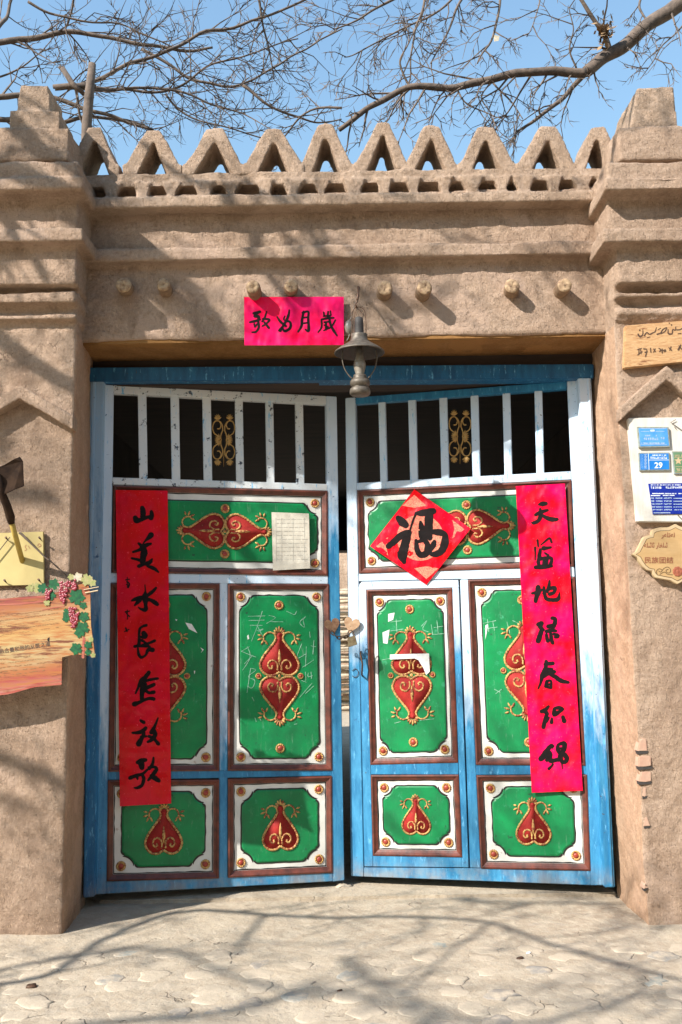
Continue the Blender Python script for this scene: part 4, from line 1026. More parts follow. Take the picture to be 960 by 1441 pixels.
for i in range(len(cpts) - 1):
    a, b = chp(*cpts[i]), chp(*cpts[i + 1]); d = (b - a); c = (a + b) / 2; d.normalize()
    e = Vector((0, 1, 0)) if i % 2 else d.cross(Vector((0, 1, 0))).normalized()
    lk = MB(); ring = [c + d * (.013 * math.cos(t)) + e * (.007 * math.sin(t)) for t in [k * math.pi / 6 for k in range(13)]]
    lk.tube(ring, .0028, 5, cap=False); lk.build('chain_link', M['iron'], ch, smooth=True)
pd = empty('padlock', (0, 0, 0), label='small worn brass padlock hanging from the chain between the leaves', cat='padlock')
m_ = MB(); Yp = .14
m_.prism([P(x, y, Yp) for x, y in [(489, 897), (500, 894), (503, 907), (490, 911)]][::-1], Vector((0, -.016, 0))); m_.build('lock_body', M['brass'], pd, bevel=.002)
m_ = MB(); m_.tube([P(x, y, Yp + .008) for x, y in catmull([(491, 897), (489.5, 891), (492.5, 887), (497, 889), (498.5, 895)], 4)], .0025, 6); m_.build('shackle', M['iron'], pd, smooth=True)

# ------------------------------------------------------------------ lantern
lan = empty('hanging_lantern', (0, 0, 0), label='weathered metal kerosene lantern with wide shade hanging in front of the lintel', cat='lantern')
YL = -.43
lc = P(506, 500, YL)
def zl(y): return P(506, y, YL).z
kx = 3.98 / F
m_ = MB()
m_.lathe([(.010, zl(498)), (.011, zl(496))], (lc.x, YL, 0), 8)
prof = [(36.5, 497), (36, 495.5), (30, 491), (20, 485), (13, 480), (11.5, 474), (12, 471), (9, 470), (8.5, 471), (10, 475), (11.3, 481), (18.5, 487), (29, 493), (35.5, 497.4)]
b = MB(); n = 36; base = 0
for (r_, y_) in prof:
    for q in range(n):
        an = 2 * math.pi * q / n; b.v.append(Vector((lc.x + r_ * kx * math.cos(an), YL + r_ * kx * math.sin(an), zl(y_))))
K = len(prof)
for i in range(K):
    for q in range(n):
        b.face([i * n + q, i * n + (q + 1) % n, ((i + 1) % K) * n + (q + 1) % n, ((i + 1) % K) * n + q])
b.m = [1 if 8 <= (i // n) <= 12 else 0 for i in range(len(b.f))]
b.build('lamp_shade', [M['lampmetal'], M['lampdark']], lan, smooth=True)
def lat(name, pr, mat, n=24):
    m_ = MB(); m_.lathe([(r_ * kx, zl(y_)) for r_, y_ in pr], (lc.x, YL, 0), n); return m_.build(name, mat, lan, smooth=True)
lat('chimney', [(3, 446), (6, 448), (6.5, 455), (7, 471), (7.5, 476)], M['lampdark'], 14)
M['milk'] = plain('dusty_glass_globe', (.27, .24, .20), (.17, .14, .11), 40, .35, .1)
lat('globe', [(4, 488), (6, 505), (8.5, 510), (8.8, 516), (7, 523), (5.5, 528), (6, 531)], M['milk'], 18)
lat('oil_tank', [(6, 527), (9, 528), (10, 531), (9.5, 533), (13, 535), (14.5, 538), (14.5, 541), (12, 544), (10, 545.5), (14, 547), (15, 550), (15, 554), (12.5, 556.5), (2, 557)], M['lampmetal'])
m_ = MB()
for s in (-1, 1):
    m_.tube([Vector((lc.x + s * x * kx, YL, zl(y))) for x, y in catmull([(24, 493), (25, 504), (22, 518), (15, 529), (10, 533)], 5)], .0028, 8)
m_.build('side_tube', M['lampmetal'], lan, smooth=True)
m_ = MB()
m_.tube([Vector((lc.x + x * kx, YL, zl(y))) for x, y in catmull([(-10, 473), (-10, 445), (-7, 435), (0, 432), (7, 435), (10, 445), (10, 473)], 5)], .002, 6)
m_.tube([Vector((lc.x + x * kx, YL - .01, zl(y))) for x, y in catmull([(-9, 460), (-6, 445), (-2, 436), (3, 440), (8, 446)], 4)], .0015, 6)
m_.build('wire_handle', M['iron'], lan, smooth=True)
hk = MB(); hk.tube([P(504, 403, YC + .02), P(504, 405, YC - .08), P(505, 412, YL + .03), P(503, 425, YL), P(500, 428, YL - .005), P(503, 434, YL)], .0035, 8)
hk.tube([P(505, 404, YL + .06), P(503, 422, YL)], .005, 6)
hk.build('iron_hook', M['iron'], None, smooth=True, label='iron hook sticking out above the lintel, holding the lantern', cat='hook')
wr = MB(); wr.tube([P(x, y, YC - .03) for x, y in catmull([(500, 425), (495, 445), (490, 455), (492, 470), (488, 480)], 4)], .0018, 5)
wr.ball(P(491, 460, YC - .03), .02, .012, .035, 8)
wr.build('cable_bundle', M['milk'], None, smooth=True, label='small grey cable bundle between red banner and lantern', cat='cable')

# ------------------------------------------------------------------ text helper
def text_mesh(body, height_px, anchor, ang, mp, w, name, mat, parent, xs=1.0, bold=0.0, lift=.0):
    c = bpy.data.curves.new('t', 'FONT'); c.body = body; c.resolution_u = 3; c.offset = bold
    o = bpy.data.objects.new('t', c); COL.objects.link(o)
    dg = bpy.context.evaluated_depsgraph_get(); me = bpy.data.meshes.new_from_object(o.evaluated_get(dg))
    bpy.data.objects.remove(o)
    ca, sa = math.cos(ang), math.sin(ang)
    for v in me.vertices:
        x, y = v.co.x * height_px * xs, v.co.y * height_px
        X = anchor[0] + x * ca + y * sa; Y = anchor[1] + x * sa - y * ca
        v.co = mp(X, Y, w)
    me.materials.clear(); me.materials.append(mat)
    return link(name, me, parent)
def uyghur(logical):
    """visual-order string of presentation forms for a right-to-left word"""
    forms = {'ئ': ('\ufe89', '\ufe8b', '\ufe8c', '\ufe8a'), 'ا': ('\ufe8d', '\ufe8d', '\ufe8e', '\ufe8e'), 'ى': ('\ufeef', '\ufbe8', '\ufbe9', '\ufef0'),
             'ل': ('\ufedd', '\ufedf', '\ufee0', '\ufede'), 'غ': ('\ufecd', '\ufecf', '\ufed0', '\ufece'), 'ر': ('\ufead', '\ufead', '\ufeae', '\ufeae'),
             'ە': ('\ufee9', '\ufee9', '\ufeea', '\ufeea'), 'ت': ('\ufe95', '\ufe97', '\ufe98', '\ufe96')}
    nonj = 'اردە'; out = []
    for i, c in enumerate(logical):
        if c not in forms: out.append(c); continue
        pj = i > 0 and logical[i - 1] in forms and logical[i - 1] not in nonj
        nj = i + 1 < len(logical) and logical[i + 1] in forms and c not in nonj
        out.append(forms[c][0 if not pj and not nj else 1 if nj and not pj else 2 if nj and pj else 3])
    return ''.join(reversed(out))

# ------------------------------------------------------------------ right pier signs
YS = -.37
def wallboard(name, quad, Y, th, mat, bev=.002, **k):
    root = empty(name, (0, 0, 0), **k)
    m_ = MB(); m_.prism([P(x, y, Y - th) for x, y in quad][::-1], Vector((0, -th, 0)))
    return root, m_
ws, m_ = wallboard('wooden_sign', [(880, 458), (1060, 443), (1060, 500), (878, 518)], YS, .03, None, label='knotty wooden board with dark brush lettering above the right niche', cat='sign')
m_.build('board', M['woodsign'], ws, bevel=.003)
mpW = lambda x, y, w: P(x, y, YS - .030 - w)
m_ = MB()
sq = [[(300,270,25),(330,310,22),(370,270,20),(370,200,12)],[(325,210,24)] * 2,[(395,290,22),(430,245,18),(470,270,20),(520,250,18),(555,230,18),(575,170,12)],[(440,320,12),(480,310,12)],[(585,270,22),(640,250,22),(670,200,18),(730,170,16),(700,230,20),(640,260,16)],[(600,200,12),(640,180,12)],
      [(750,200,16),(755,260,24),(810,260,22),(820,200,18),(860,210,18),(865,160,14)],[(800,130,22),(802,132,22)],[(765,100,16),(770,105,16)],[(880,205,18),(930,200,16),(960,180,14)],[(900,262,14),(945,258,14)],[(960,190,18),(1040,180,20),(1060,120,14)],[(1080,190,20),(1160,150,18),(1180,200,18)],[(1250,160,20),(1300,110,16),(1330,170,18)]]
strokes_mesh(m_, sq, (870, 445), 10.67, mpW, .0006, .1, 2)
sq2 = [[(290,500,12),(350,480,12)],[(310,490,14),(310,570,14)],[(290,580,12),(360,530,12)],[(335,500,12),(345,560,12)],[(380,490,14),(430,500,12),(410,600,16)],[(400,540,14),(440,530,12)],[(485,480,16),(490,540,16)],[(530,490,14),(560,530,14)],[(555,485,12),(530,540,12)],[(610,480,14),(640,500,14),(620,530,14)],[(660,490,16),(660,550,16)],[(650,520,12),(710,500,12)],[(690,530,12),(715,515,16)],[(760,470,12),(800,510,18)],[(795,455,12),(770,510,12)],[(900,500,24),(940,430,16)],[(910,440,12),(960,500,16)],[(1000,420,14),(1010,500,14)],[(980,460,12),(1060,450,12)]]
strokes_mesh(m_, sq2, (870, 445), 10.67, mpW, .0016, .1, 3)
m_.build('lettering', plain('faded_brown_ink', (.045, .022, .012), (.12, .06, .03), 200, .8, 0), ws, recalc=False, kind='stuff')

nb, m_ = wallboard('notice_board', [(884, 588), (1060, 586), (1060, 736), (897, 734)], YS, .03, None, label='whitewashed board carrying enamel plates under the right pier niche', cat='board')
m_.build('board', M['boardwhite'], nb, bevel=.003)
YN = YS - .03
mpN = lambda x, y, w: P(x, y, YN - w)
def plate(name, quad, rim, face, inset, th, **k):
    r = empty(name, (0, 0, 0), **k)
    m_ = MB(); m_.prism([mpN(x, y, th) for x, y in quad][::-1], Vector((0, -th, 0))); m_.build('rim', rim, r, bevel=.001)
    cx_ = sum(q[0] for q in quad) / 4; cy_ = sum(q[1] for q in quad) / 4
    q2 = [(x + math.copysign(inset, cx_ - x), y + math.copysign(inset, cy_ - y)) for x, y in quad]
    m_ = MB(); m_.prism([mpN(x, y, th + .001) for x, y in q2][::-1], Vector((0, -.001, 0))); m_.build('face', face, r)
    return r
def marks(parent, rows, w, mat, seed=1, name='lettering'):
    m_ = MB(); r_ = random.Random(seed)
    for (x0, x1, y, h, dens, slope) in rows:
        x = x0; cw = h * .8
        while x + cw <= x1:
            if r_.random() < dens:
                yy = y + (x - x0) * slope
                st = []
                for k in range(4):
                    if r_.random() < .5: q_ = yy + r_.uniform(0, h); st.append([(x, q_, h * .14), (x + cw * .85, q_, h * .14)])
                    else: q_ = x + r_.uniform(0, cw * .85); st.append([(q_, yy, h * .14), (q_, yy + h, h * .14)])
                strokes_mesh(m_, st, (0, 0), 1, mpN, w, 0, 2)
            x += cw * 1.18
    m_.build(name, mat, parent, recalc=False)
p1 = plate('enamel_plate', [(897, 600.5), (941, 600.5), (943.5, 629), (899.5, 630)], M['platerim'], M['platesky'], 2, .012, label='faded light blue enamel plate, highest on the whitewashed board', cat='plate', group='enamel plates on the notice board')
marks(p1, [(904, 932, 612, 2, .5, 0), (906, 928, 616, 3.2, .95, 0), (930, 936, 615, 3, 1, 0), (903, 937, 623, 1.2, .9, 0)], .0135, M['printdim'], 2)
m_ = MB(); strokes_mesh(m_, [[(902, 607, .5), (914, 607, .5)], [(923, 607, .5), (935, 607, .5)], [(902, 602.8, .5), (937, 602.8, .5)], [(902, 625.5, .5), (938, 625.3, .5)]], (0, 0), 1, mpN, .0134, 0, 2); strokes_mesh(m_, [[(916.5, 606, 3.4), (920, 606, 3.4)]], (0, 0), 1, mpN, .0136, 0, 3)
m_.build('printed_line', M['printdim'], p1, recalc=False)
p2 = plate('house_number_plate', [(899, 637), (942.5, 636.5), (943.5, 662), (900, 662.5)], M['platerim'], M['plateblue'], 1.6, .008, label='bright blue house number plate reading 29 on the whitewashed board', cat='plate', group='enamel plates on the notice board')
text_mesh('29', 11.5, (921, 658.6), 0, mpN, .0100, 'number', M['print'], p2, bold=.02)
marks(p2, [(915.5, 939, 642.8, 2.8, .95, 0), (917, 938, 640, 1.1, .7, 0)], .0096, M['print'], 3)
m_ = MB(); strokes_mesh(m_, [[(912.5, 638, .7), (913.5, 661, .7)], [(913.5, 647.4, .6), (941, 647.2, .6)]], (0, 0), 1, mpN, .0095, 0, 2); m_.build('printed_line', M['print'], p2, recalc=False)
m_ = MB()
for k in range(5):
    for (a, b_, c__, d_) in [(906.5, 640 + k * 4.1, 910.5, 640 + k * 4.1), (906.5, 642 + k * 4.1, 910.7, 642.2 + k * 4.1), (908.4, 639.6 + k * 4.1, 908.6, 642.6 + k * 4.1)]:
        strokes_mesh(m_, [[(a, b_, .6), (c__, d_, .6)]], (0, 0), 1, mpN, .0097 + k * .00001, 0, 2)
strokes_mesh(m_, [[(903, 640 + k * 2.2, .5), (904.2, 641 + k * 2.2, .5)] for k in range(9)], (0, 0), 1, mpN, .0097, 0, 2)
m_.build('lettering', M['printdim'], p2, recalc=False)
p3 = plate('enamel_plate', [(946, 635), (986, 635), (988, 667), (949, 667)], M['platerim'], M['plategreen'], 1.5, .008, label='dull green plate with a pale star, right of the number 29', cat='plate', group='enamel plates on the notice board')
m_ = MB(); st = []
for k in range(5):
    a0 = -math.pi / 2 + k * 2 * math.pi / 5; a1_ = a0 + math.pi / 5
    st += [(967 + 6 * math.cos(a0), 648 + 6 * math.sin(a0)), (967 + 2.6 * math.cos(a1_), 648 + 2.6 * math.sin(a1_))]
m_.prism([mpN(954.8 + (x - 967), y + .5, .0096) for x, y in st][::-1], Vector((0, -.0005, 0)))
m_.build('star', M['cartedge'], p3)
marks(p3, [(950, 980, 640, 2.4, .8, 0), (952, 982, 659.5, 3.6, .95, 0)], .0096, M['cartedge'], 5)
m_ = MB(); strokes_mesh(m_, [[(949, 643.5, .6), (984, 643.5, .6)], [(951, 656.8, .6), (985, 656.8, .6)], [(951, 664.6, .6), (985, 664.6, .6)]], (0, 0), 1, mpN, .0096, 0, 2); m_.build('printed_line', M['cartedge'], p3, recalc=False)
p4 = plate('notice_plate', [(912.5, 680.5), (1010, 679), (1010, 723), (919, 724)], M['platenavy'], M['platenavy'], .6, .004, label='dark blue notice plate with rows of white text, lowest on the board', cat='plate', group='enamel plates on the notice board')
marks(p4, [(916, 934, 684.8, 2.8, 1, 0), (937, 1005, 684.5, 2.8, 1, 0), (916, 1000, 682, .9, .6, 0)] + [(918, 953, 694, 1.1, .95, 0), (955, 1000, 694, 1.1, .95, 0), (916, 930, 696.8, 1.1, 1, 0), (933, 950, 696.6, 1.1, .95, 0)], .0056, M['print'], 6)
marks(p4, [(x0, x1, y, 1.7, 1, 0) for y in (700.2, 704.3, 708.4, 712.5, 716.4) for x0, x1 in ((916 + (y - 700) * .12, 921 + (y - 700) * .12), (923, 932.5), (934.5, 946.5))] + [(948, 1002, y, .9, .85, 0) for y in (700.8, 704.9, 709, 713, 717)] + [(920, 944, 721, 1.1, .9, 0)], .0056, M['printdim'], 7)
wb = MB()
wb.tube([mpN(x, y, .006) for x, y in [(951, 590.5), (944, 594.3), (952, 600), (962, 607), (985, 618)]], .0016, 5)
wb.tube([mpN(x, y, .004) for x, y in [(949, 600.5), (952, 604)]], .0014, 5)
wb.tube([mpN(x, y, .004) for x, y in [(954, 725), (960, 731), (975, 738)]], .0016, 5)
wb.build('bent_wire', M['iron'], None, label='thin bent wire tied across the whitewashed notice board', cat='wire')

# carved cartouche sign
ct = empty('carved_sign', (0, 0, 0), label='yellow varnished wooden plaque with scalloped outline and carved lettering', cat='sign')
Rh = [(950.5, 737.5), (958, 742), (966, 744.5)]
def cpx(x, y): return (885 + x / 12.8, 730 + y / 12.8)
lh = [cpx(*q) for q in [(840, 90), (760, 135), (700, 155), (560, 155), (470, 175), (420, 205), (410, 290), (340, 300), (270, 330), (225, 420), (180, 510), (140, 590), (60, 640), (150, 690), (190, 770), (250, 860), (320, 920), (370, 935), (420, 940), (440, 1010), (480, 1060), (620, 1090), (760, 1115), (820, 1150), (878, 1180)]]
axx = lambda y: 950.5 + (y - 737) * .037
rh = [(2 * axx(y) - x, y) for x, y in reversed(lh[1:-1])]
ol = lh + rh
mpC = lambda x, y, w: P(x, y, YS - .002 - w)
m_ = MB(); m_.prism([mpC(x, y, .028) for x, y in ol], Vector((0, -.028, 0))); m_.build('plaque', M['cartedge'], ct, bevel=.002)
cx_, cy_ = axx(780), 781
inn = [(cx_ + (x - cx_) * .90, cy_ + (y - cy_) * .87) for x, y in ol]
m_ = MB(); m_.prism([mpC(cx_ + (x - cx_) * 1.022, cy_ + (y - cy_) * 1.022, .0290) for x, y in inn], Vector((0, -.002, 0))); m_.build('groove', M['carvedk'], ct)
m_ = MB(); m_.prism([mpC(x, y, .0298) for x, y in inn], Vector((0, -.002, 0))); m_.build('face', M['cartwood'], ct)
text_mesh('民族团结', 9.6, cpx(275, 790), 0.0, mpC, .0312, 'lettering', M['carve'], ct, xs=1.08, bold=.006)
text_mesh(uyghur('ئىلغار ئائىلە'), 9.2, cpx(270, 515), -.0, mpC, .0312, 'lettering', M['carve'], ct, xs=.84, bold=.01)
text_mesh(uyghur('لەتلەر'), 9.0, cpx(590, 330), 0, mpC, .0312, 'lettering', M['carve'], ct, xs=.95, bold=.01)
m_ = MB()
fx, fy = cpx(880, 950)
for k in range(9):
    an = k * 2 * math.pi / 9
    m_.ball(mpC(fx + 4.4 * math.cos(an), fy + 4.4 * math.sin(an), .0312), .009, .002, .009, 8)
m_.ball(mpC(fx, fy, .032), .009, .003, .009, 8); m_.build('carved_flower', M['carvefl'], ct)
m_ = MB(); cc = lambda pts: [(*cpx(x, y), .9) for x, y in pts]
strokes_mesh(m_, [cc([(510, 1000), (500, 940), (550, 900), (600, 930), (570, 960), (540, 940)]), cc([(600, 930), (640, 890), (700, 870), (750, 910), (740, 970), (690, 970), (670, 930), (710, 910)]), cc([(560, 1000), (640, 960), (700, 1000), (790, 1010)])], (0, 0), 1, mpC, .0305, 0, 2)
m_.build('carved_scroll', M['carvedk'], ct, recalc=False)

# ------------------------------------------------------------------ left pier things
yb = empty('yellow_board', (0, 0, 0), label='plain yellow painted board nailed to the left pier above the grape sign', cat='board')
m_ = MB(); m_.prism([P(x, y, YS - .014) for x, y in [(-60, 752), (61, 748), (62, 823), (-60, 826)]][::-1], Vector((0, -.014, 0))); m_.build('board', M['yellow'], yb, bevel=.0015)
for (x, y) in [(8, 756), (55, 756), (6, 816), (54, 815)]:
    m_ = MB(); m_.tube([P(x, y, YS - .035), P(x + 4, y + 5, YS - .015)], [.005, .0015], 7); m_.build('nail', M['iron'], yb)
m_ = MB(); strokes_mesh(m_, [[(37, 767, .8), (35.5, 770, .8), (38, 773, .8), (35, 775, .8)], [(40, 768, .7), (42, 772, .7)], [(48, 767, .8), (49, 771, .8)], [(53, 768, .8), (55, 765, .8), (58, 768, .8), (54, 770, .8)]], (0, 0), 1, lambda x, y, w: P(x, y, YS - .0145 - w), .0003, .1, 2)
m_.build('scribble', M['printed'] if 'printed' in M else M['carve'], yb, recalc=False)
hoe = empty('old_hoe', (0, 0, 0), label='old iron hoe with yellow handle leaning out from the left pier', cat='hoe')
Yh0, Yh1, Yh2 = YS - .015, YS - .17, YS - .25
m_ = MB(); q = [P(x, y, Yh2 + (.01 if x > 20 else 0)) for x, y in [(-34, 668), (-12, 656), (0, 656.5), (6, 654), (20, 646), (28, 642.5), (32, 649), (33.5, 684), (20, 689), (9, 694.5), (-10, 697), (-34, 700)]]
m_.prism(q[::-1], Vector((0, -.006, 0))); m_.build('blade', M['hoe'], hoe, bevel=.001)
m_ = MB(); m_.tube([P(-6, 668, Yh2 - .01), P(3, 695, Yh2 + .01), P(10, 712, Yh2 + .04), P(15, 728, Yh1 - .01), P(16.5, 737, Yh1)], [.018, .016, .017, .0185, .013], 12); m_.build('socket', M['hoe'], hoe, smooth=True)
m_ = MB(); m_.tube([P(16, 734, Yh1 - .004), P(22, 755, YS - .12), P(32, 791, Yh0 + .01)], [.0115, .0115, .0115], 10); m_.build('handle', M['handle'], hoe, smooth=True)
tw = MB(); tw.tube([P(x, y, YS - .03) for x, y in [(27, 750), (30, 751), (46, 767), (62, 783), (80, 797), (97, 813)]], [.006, .006, .004, .0028, .0025, .002], 6)
tw.tube([P(x, y, YS - .03) for x, y in [(-10, 786), (3, 770), (14, 756)]], .0022, 5)
tw.build('dry_twig', M['bark'], None, smooth=True, label='thin dry twig crossing the yellow board toward the grape sign', cat='twig')
YG = YS - .10
BZ0, BZ1 = P(0, 980, YG).z - .13 * P(0, 980, YG).x, P(0, 838, YG).z - .13 * P(0, 838, YG).x
M['bprint'] = banner_print()
mpG = lambda x, y, w: P(x, y, YG - w)
gb = empty('grape_sign', (0, 0, 0), label='cut-out printed signboard with red grapes, vine leaves and lines of text', cat='sign')
ol = [(-60, 850), (0, 843), (40, 839), (62, 838), (85, 832), (100, 827), (112, 822), (124, 822), (127, 835), (128, 880), (134, 925), (118, 921), (100, 922), (87.5, 925), (86.5, 964), (50, 967), (10, 977), (-60, 988)]
m_ = MB(); m_.prism([mpG(x, y, 0) for x, y in ol][::-1], Vector((0, -.006, 0))); m_.build('board', M['bprint'], gb)
m_ = MB()
for s in ([(-60, 986), (10, 975.5), (50, 965.5), (86, 962)], [(-60, 980), (10, 969), (86, 957)], [(-60, 856), (30, 849), (62, 846)], [(-60, 848), (30, 842), (62, 840)]):
    strokes_mesh(m_, [[(x, y, 2.4 - k * 0) for k, (x, y) in enumerate(s)]], (0, 0), 1, mpG, .0008, .25, 3)
strokes_mesh(m_, [[(118, 898, 3.5), (117, 925, 3.5)], [(60, 858, 1.2), (90, 853, 1.2)]], (0, 0), 1, mpG, .0012, .2, 3)
m_.build('printed_edge', M['stripe'], gb, recalc=False, kind='stuff')
def vleaf(m_, cx, cy, r, rot, w, mi=0):
    pts = []
    for k in range(40):
        t = k / 40 * 2 * math.pi
        R_ = r * (.62 + .34 * abs(math.cos(2.5 * t)) ** .7 + .10 * math.sin(11 * t + cx))
        pts.append(mpG(cx + R_ * math.cos(t + rot), cy + R_ * math.sin(t + rot), w))
    m_.prism(pts, Vector((0, -.0006, 0)), mi)
m_ = MB()
for i, (x, y, r, k) in enumerate([(50, 827, 8, 1), (60, 828, 8, 0), (76, 822, 8.5, 0), (72, 838, 7, 0), (108, 840, 12, 0), (95, 862, 7, 0), (93, 870, 6, 0), (117, 852, 5.5, 0), (118, 868, 8, 0), (116, 884, 10, 0), (112, 890, 8, 0), (107, 913, 9, 0), (124, 908, 6, 0), (124, 918, 5, 0), (100, 812, 5, 1), (110, 812, 7, 2), (122, 816, 9, 1), (130, 820, 6, 1), (128, 900, 4, 1), (42, 828, 6, 1), (66, 848, 5, 1), (131, 922, 4, 1)]):
    vleaf(m_, x, y, r, i * 1.3, .0016 + i * .00012, k)
M['leafpale'] = plain('printed_pale_leaf', (.50, .45, .35), (.40, .34, .22), 80, .5, 0)
m_.build('printed_leaves', [M['leafp'], M['leafd'], M['leafpale']], gb, recalc=False)
rr.seed(8); m_ = MB()
for (x0, y0, x1, y1, wd, n) in [(90, 820, 88, 848, 8, 70), (68, 830, 67, 842, 4.5, 26), (100, 818, 105, 830, 6, 30), (104, 855, 104, 882, 8, 62)]:
    for k in range(n):
        t = rr.random(); ww = wd * (1 - .65 * t) if t > .3 else wd
        m_.ball(mpG(x0 + (x1 - x0) * t + rr.uniform(-ww, ww), y0 + (y1 - y0) * t + rr.uniform(-2, 2), .0048 + rr.random() * .001), .0055, .0015, .0055, 8)
m_.build('printed_grapes', M['grape'], gb, smooth=True, recalc=False, kind='stuff')
m_ = MB(); m_.tube([mpG(120, 834.5, .003), mpG(138, 831, .003)], .003, 6); m_.tube([mpG(118, 830, .003), mpG(139, 826, .003)], .0022, 6); m_.build('vine_stem', M['cartedge'], gb)
inkb = plain('print_black', (.05, .03, .02), (.12, .07, .04), 200, .6, 0)
text_mesh('昌热合曼和他的从医之道', 7.3, (-8, 921), -.155, mpG, .0008, 'lettering', inkb, gb, bold=.012)
m_ = MB(); rr.seed(5)
for (y, h, d) in [(868, 1.4, .9), (874, 2, .95), (882, 1.2, .8), (888, 2, .95), (894, 1.2, .8), (928, 2.2, .6), (934, 1.4, .8), (940, 2.2, .7), (946, 2.2, .7), (951, 2, .5)]:
    x = -40
    while x < (80 if y < 900 else 62):
        l = rr.uniform(1.2, 4)
        if rr.random() < d:
            y_ = y - .14 * x * (1 if y < 900 else .85); strokes_mesh(m_, [[(x, y_ + rr.uniform(-.6, .6), h * .4), (x + l, y_ - .14 * l + rr.uniform(-.6, .6), h * .4)]], (0, 0), 1, mpG, .0009, .3, 2)
        x += l + rr.uniform(.8, 1.8)
m_.build('fine_print', plain('print_brown', (.20, .10, .04), (.30, .16, .06), 200, .6, 0), gb, recalc=False)
m_ = MB(); m_.tube([P(-40, 860, YS + .02), P(-40, 860, YG)], .012, 8); m_.tube([P(70, 900, YS + .02), P(70, 900, YG)], .010, 8); m_.build('standoff_peg', M['darkwood'], gb)

# ------------------------------------------------------------------ ground with cobbles
def gz(x, y): return .012 * noise.noise(Vector((x * 1.1, y * 1.1, 3))) + .006 * noise.noise(Vector((x * 6, y * 6, 1))) - (0 if y > -.3 else .008 * min(1, (-.3 - y)))
xs_ = [-45, -25, -12, -6, -4] + [-3 + i * .03 for i in range(201)] + [4, 6, 12, 25, 45]
ys_ = [-45, -25, -12, -6] + [-4.4 + i * .03 for i in range(155)] + [.6, 1.5, 3, 6, 9, 14, 25, 45]
m_ = MB(); nx_ = len(xs_)
for y in ys_:
    for x in xs_: m_.v.append(Vector((x, y, gz(x, y))))
for j in range(len(ys_) - 1):
    for i in range(nx_ - 1):
        a = j * nx_ + i; m_.face([a, a + 1, a + nx_ + 1, a + nx_])
ground = m_.build('ground', M['ground'], None, smooth=True, recalc=False, kind='structure')
cob = []
for k in range(8):
    rr.seed(100 + k); m_ = MB(); n = 14
    rad = [1 + .5 * noise.noise(Vector((math.cos(q / n * 6.283) * 1.9, math.sin(q / n * 6.283) * 1.9, k * 5.1))) + rr.uniform(-.04, .04) for q in range(n)]
    for (s, z) in ((1.12, -.010), (1.0, .0), (.84, .0018), (.5, .0026)):
        for q in range(n):
            an = q / n * 2 * math.pi; m_.v.append(Vector((.5 * rad[q] * s * math.cos(an), .5 * rad[q] * s * math.sin(an), z + rr.uniform(-.0008, .0008) * (s < 1))))
    m_.v.append(Vector((0, 0, .0028)))
    for j in range(3):
        for q in range(n): m_.face([j * n + q, j * n + (q + 1) % n, (j + 1) * n + (q + 1) % n, (j + 1) * n + q])
    for q in range(n): m_.face([3 * n + q, 3 * n + (q + 1) % n, 4 * n])
    cob.append(m_.mesh('cobblestone', M['cobble'], smooth=True))
rr.seed(77); cnt = 0; y = -.62; row = 0; spots = []
while y > -2.75:
    hwid = .45 * (y + 4.38) + .15; dy = .105 + .02 * rr.random()
    x = -hwid + rr.random() * .15
    while x < hwid:
        wd = rr.uniform(.095, .17)
        if rr.random() < .86 and not (abs(x) > 1.12 and y > -.45): spots.append((x + wd / 2, y + rr.uniform(-.03, .03), wd * .92, dy * rr.uniform(.75, 1.1)))
        x += wd + rr.uniform(.01, .05)
    y -= dy; row += 1
for (x, y, a, b_) in spots[:300]:
    q = link('cobblestone', cob[rr.randrange(8)], ground); q.location = (x, y, gz(x, y) - rr.uniform(.0004, .0030))
    q.scale = (a, b_, rr.uniform(.8, 1.5)); q.rotation_euler = (rr.uniform(-.03, .03), rr.uniform(-.03, .03), rr.uniform(-.7, .7))
def pebble(px, py, s, mat, name, lab, cat):
    g = G(px, py); m_ = MB(); m_.ball((0, 0, 0), s, s * .7, s * .35, 10)
    for v in m_.v: v += Vector((noise.noise(v * 60) * s * .3,) * 3)
    o = m_.build(name, mat, None, smooth=True, label=lab, cat=cat); o.location = (g.x, g.y, gz(g.x, g.y) + s * .15)
pebble(484, 1252, .045, M['cobble'], 'stone', 'flat grey stone lying under the gap between the gate leaves', 'stone')
pebble(732, 1349, .014, M['iron'], 'litter', 'tiny dark scrap of litter lying on the sunlit cobbles right of centre', 'litter')
pebble(744, 1341, .009, M['tornpaper'], 'litter', 'tiny white scrap of litter just above the dark scrap on the cobbles', 'litter')
pebble(45, 1388, .022, M['iron'], 'pebble', 'small dark pebble on the ground at lower left before the pier', 'pebble')
pebble(478, 1392, .009, M['iron'], 'pebble', 'tiny dark pebble at the bottom centre of the paved ground', 'pebble')
# sill of dry mud under the doors
m_ = MB()
m_.box((-1.14, .06, -.05), (1.24, .42, .014)); m_.build('threshold', M['ground'], wall, bevel=.006)

# ------------------------------------------------------------------ passage and yard behind
pas = empty('covered_passage', (0, 3, 0), label='dark roofed passage seen behind the bars and the gap of the gate', cat='building')
def pbx(name, lo, hi, mat):
    m_ = MB(); m_.box(lo, hi); o = m_.build(name, mat, pas); o.matrix_parent_inverse = Matrix.Translation((0, -3, 0)); return o
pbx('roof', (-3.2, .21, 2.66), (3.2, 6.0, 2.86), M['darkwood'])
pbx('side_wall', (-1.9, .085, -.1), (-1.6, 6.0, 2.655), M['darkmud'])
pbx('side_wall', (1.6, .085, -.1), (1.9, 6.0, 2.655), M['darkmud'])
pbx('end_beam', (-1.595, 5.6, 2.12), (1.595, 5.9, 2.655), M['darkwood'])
yw = MB(); yw.box((-3, 11.5, -.1), (3, 11.8, 2.7)); yw.build('yard_wall', M['mud_pale'], None, label='pale sunlit mud wall closing the yard behind the passage', cat='wall')
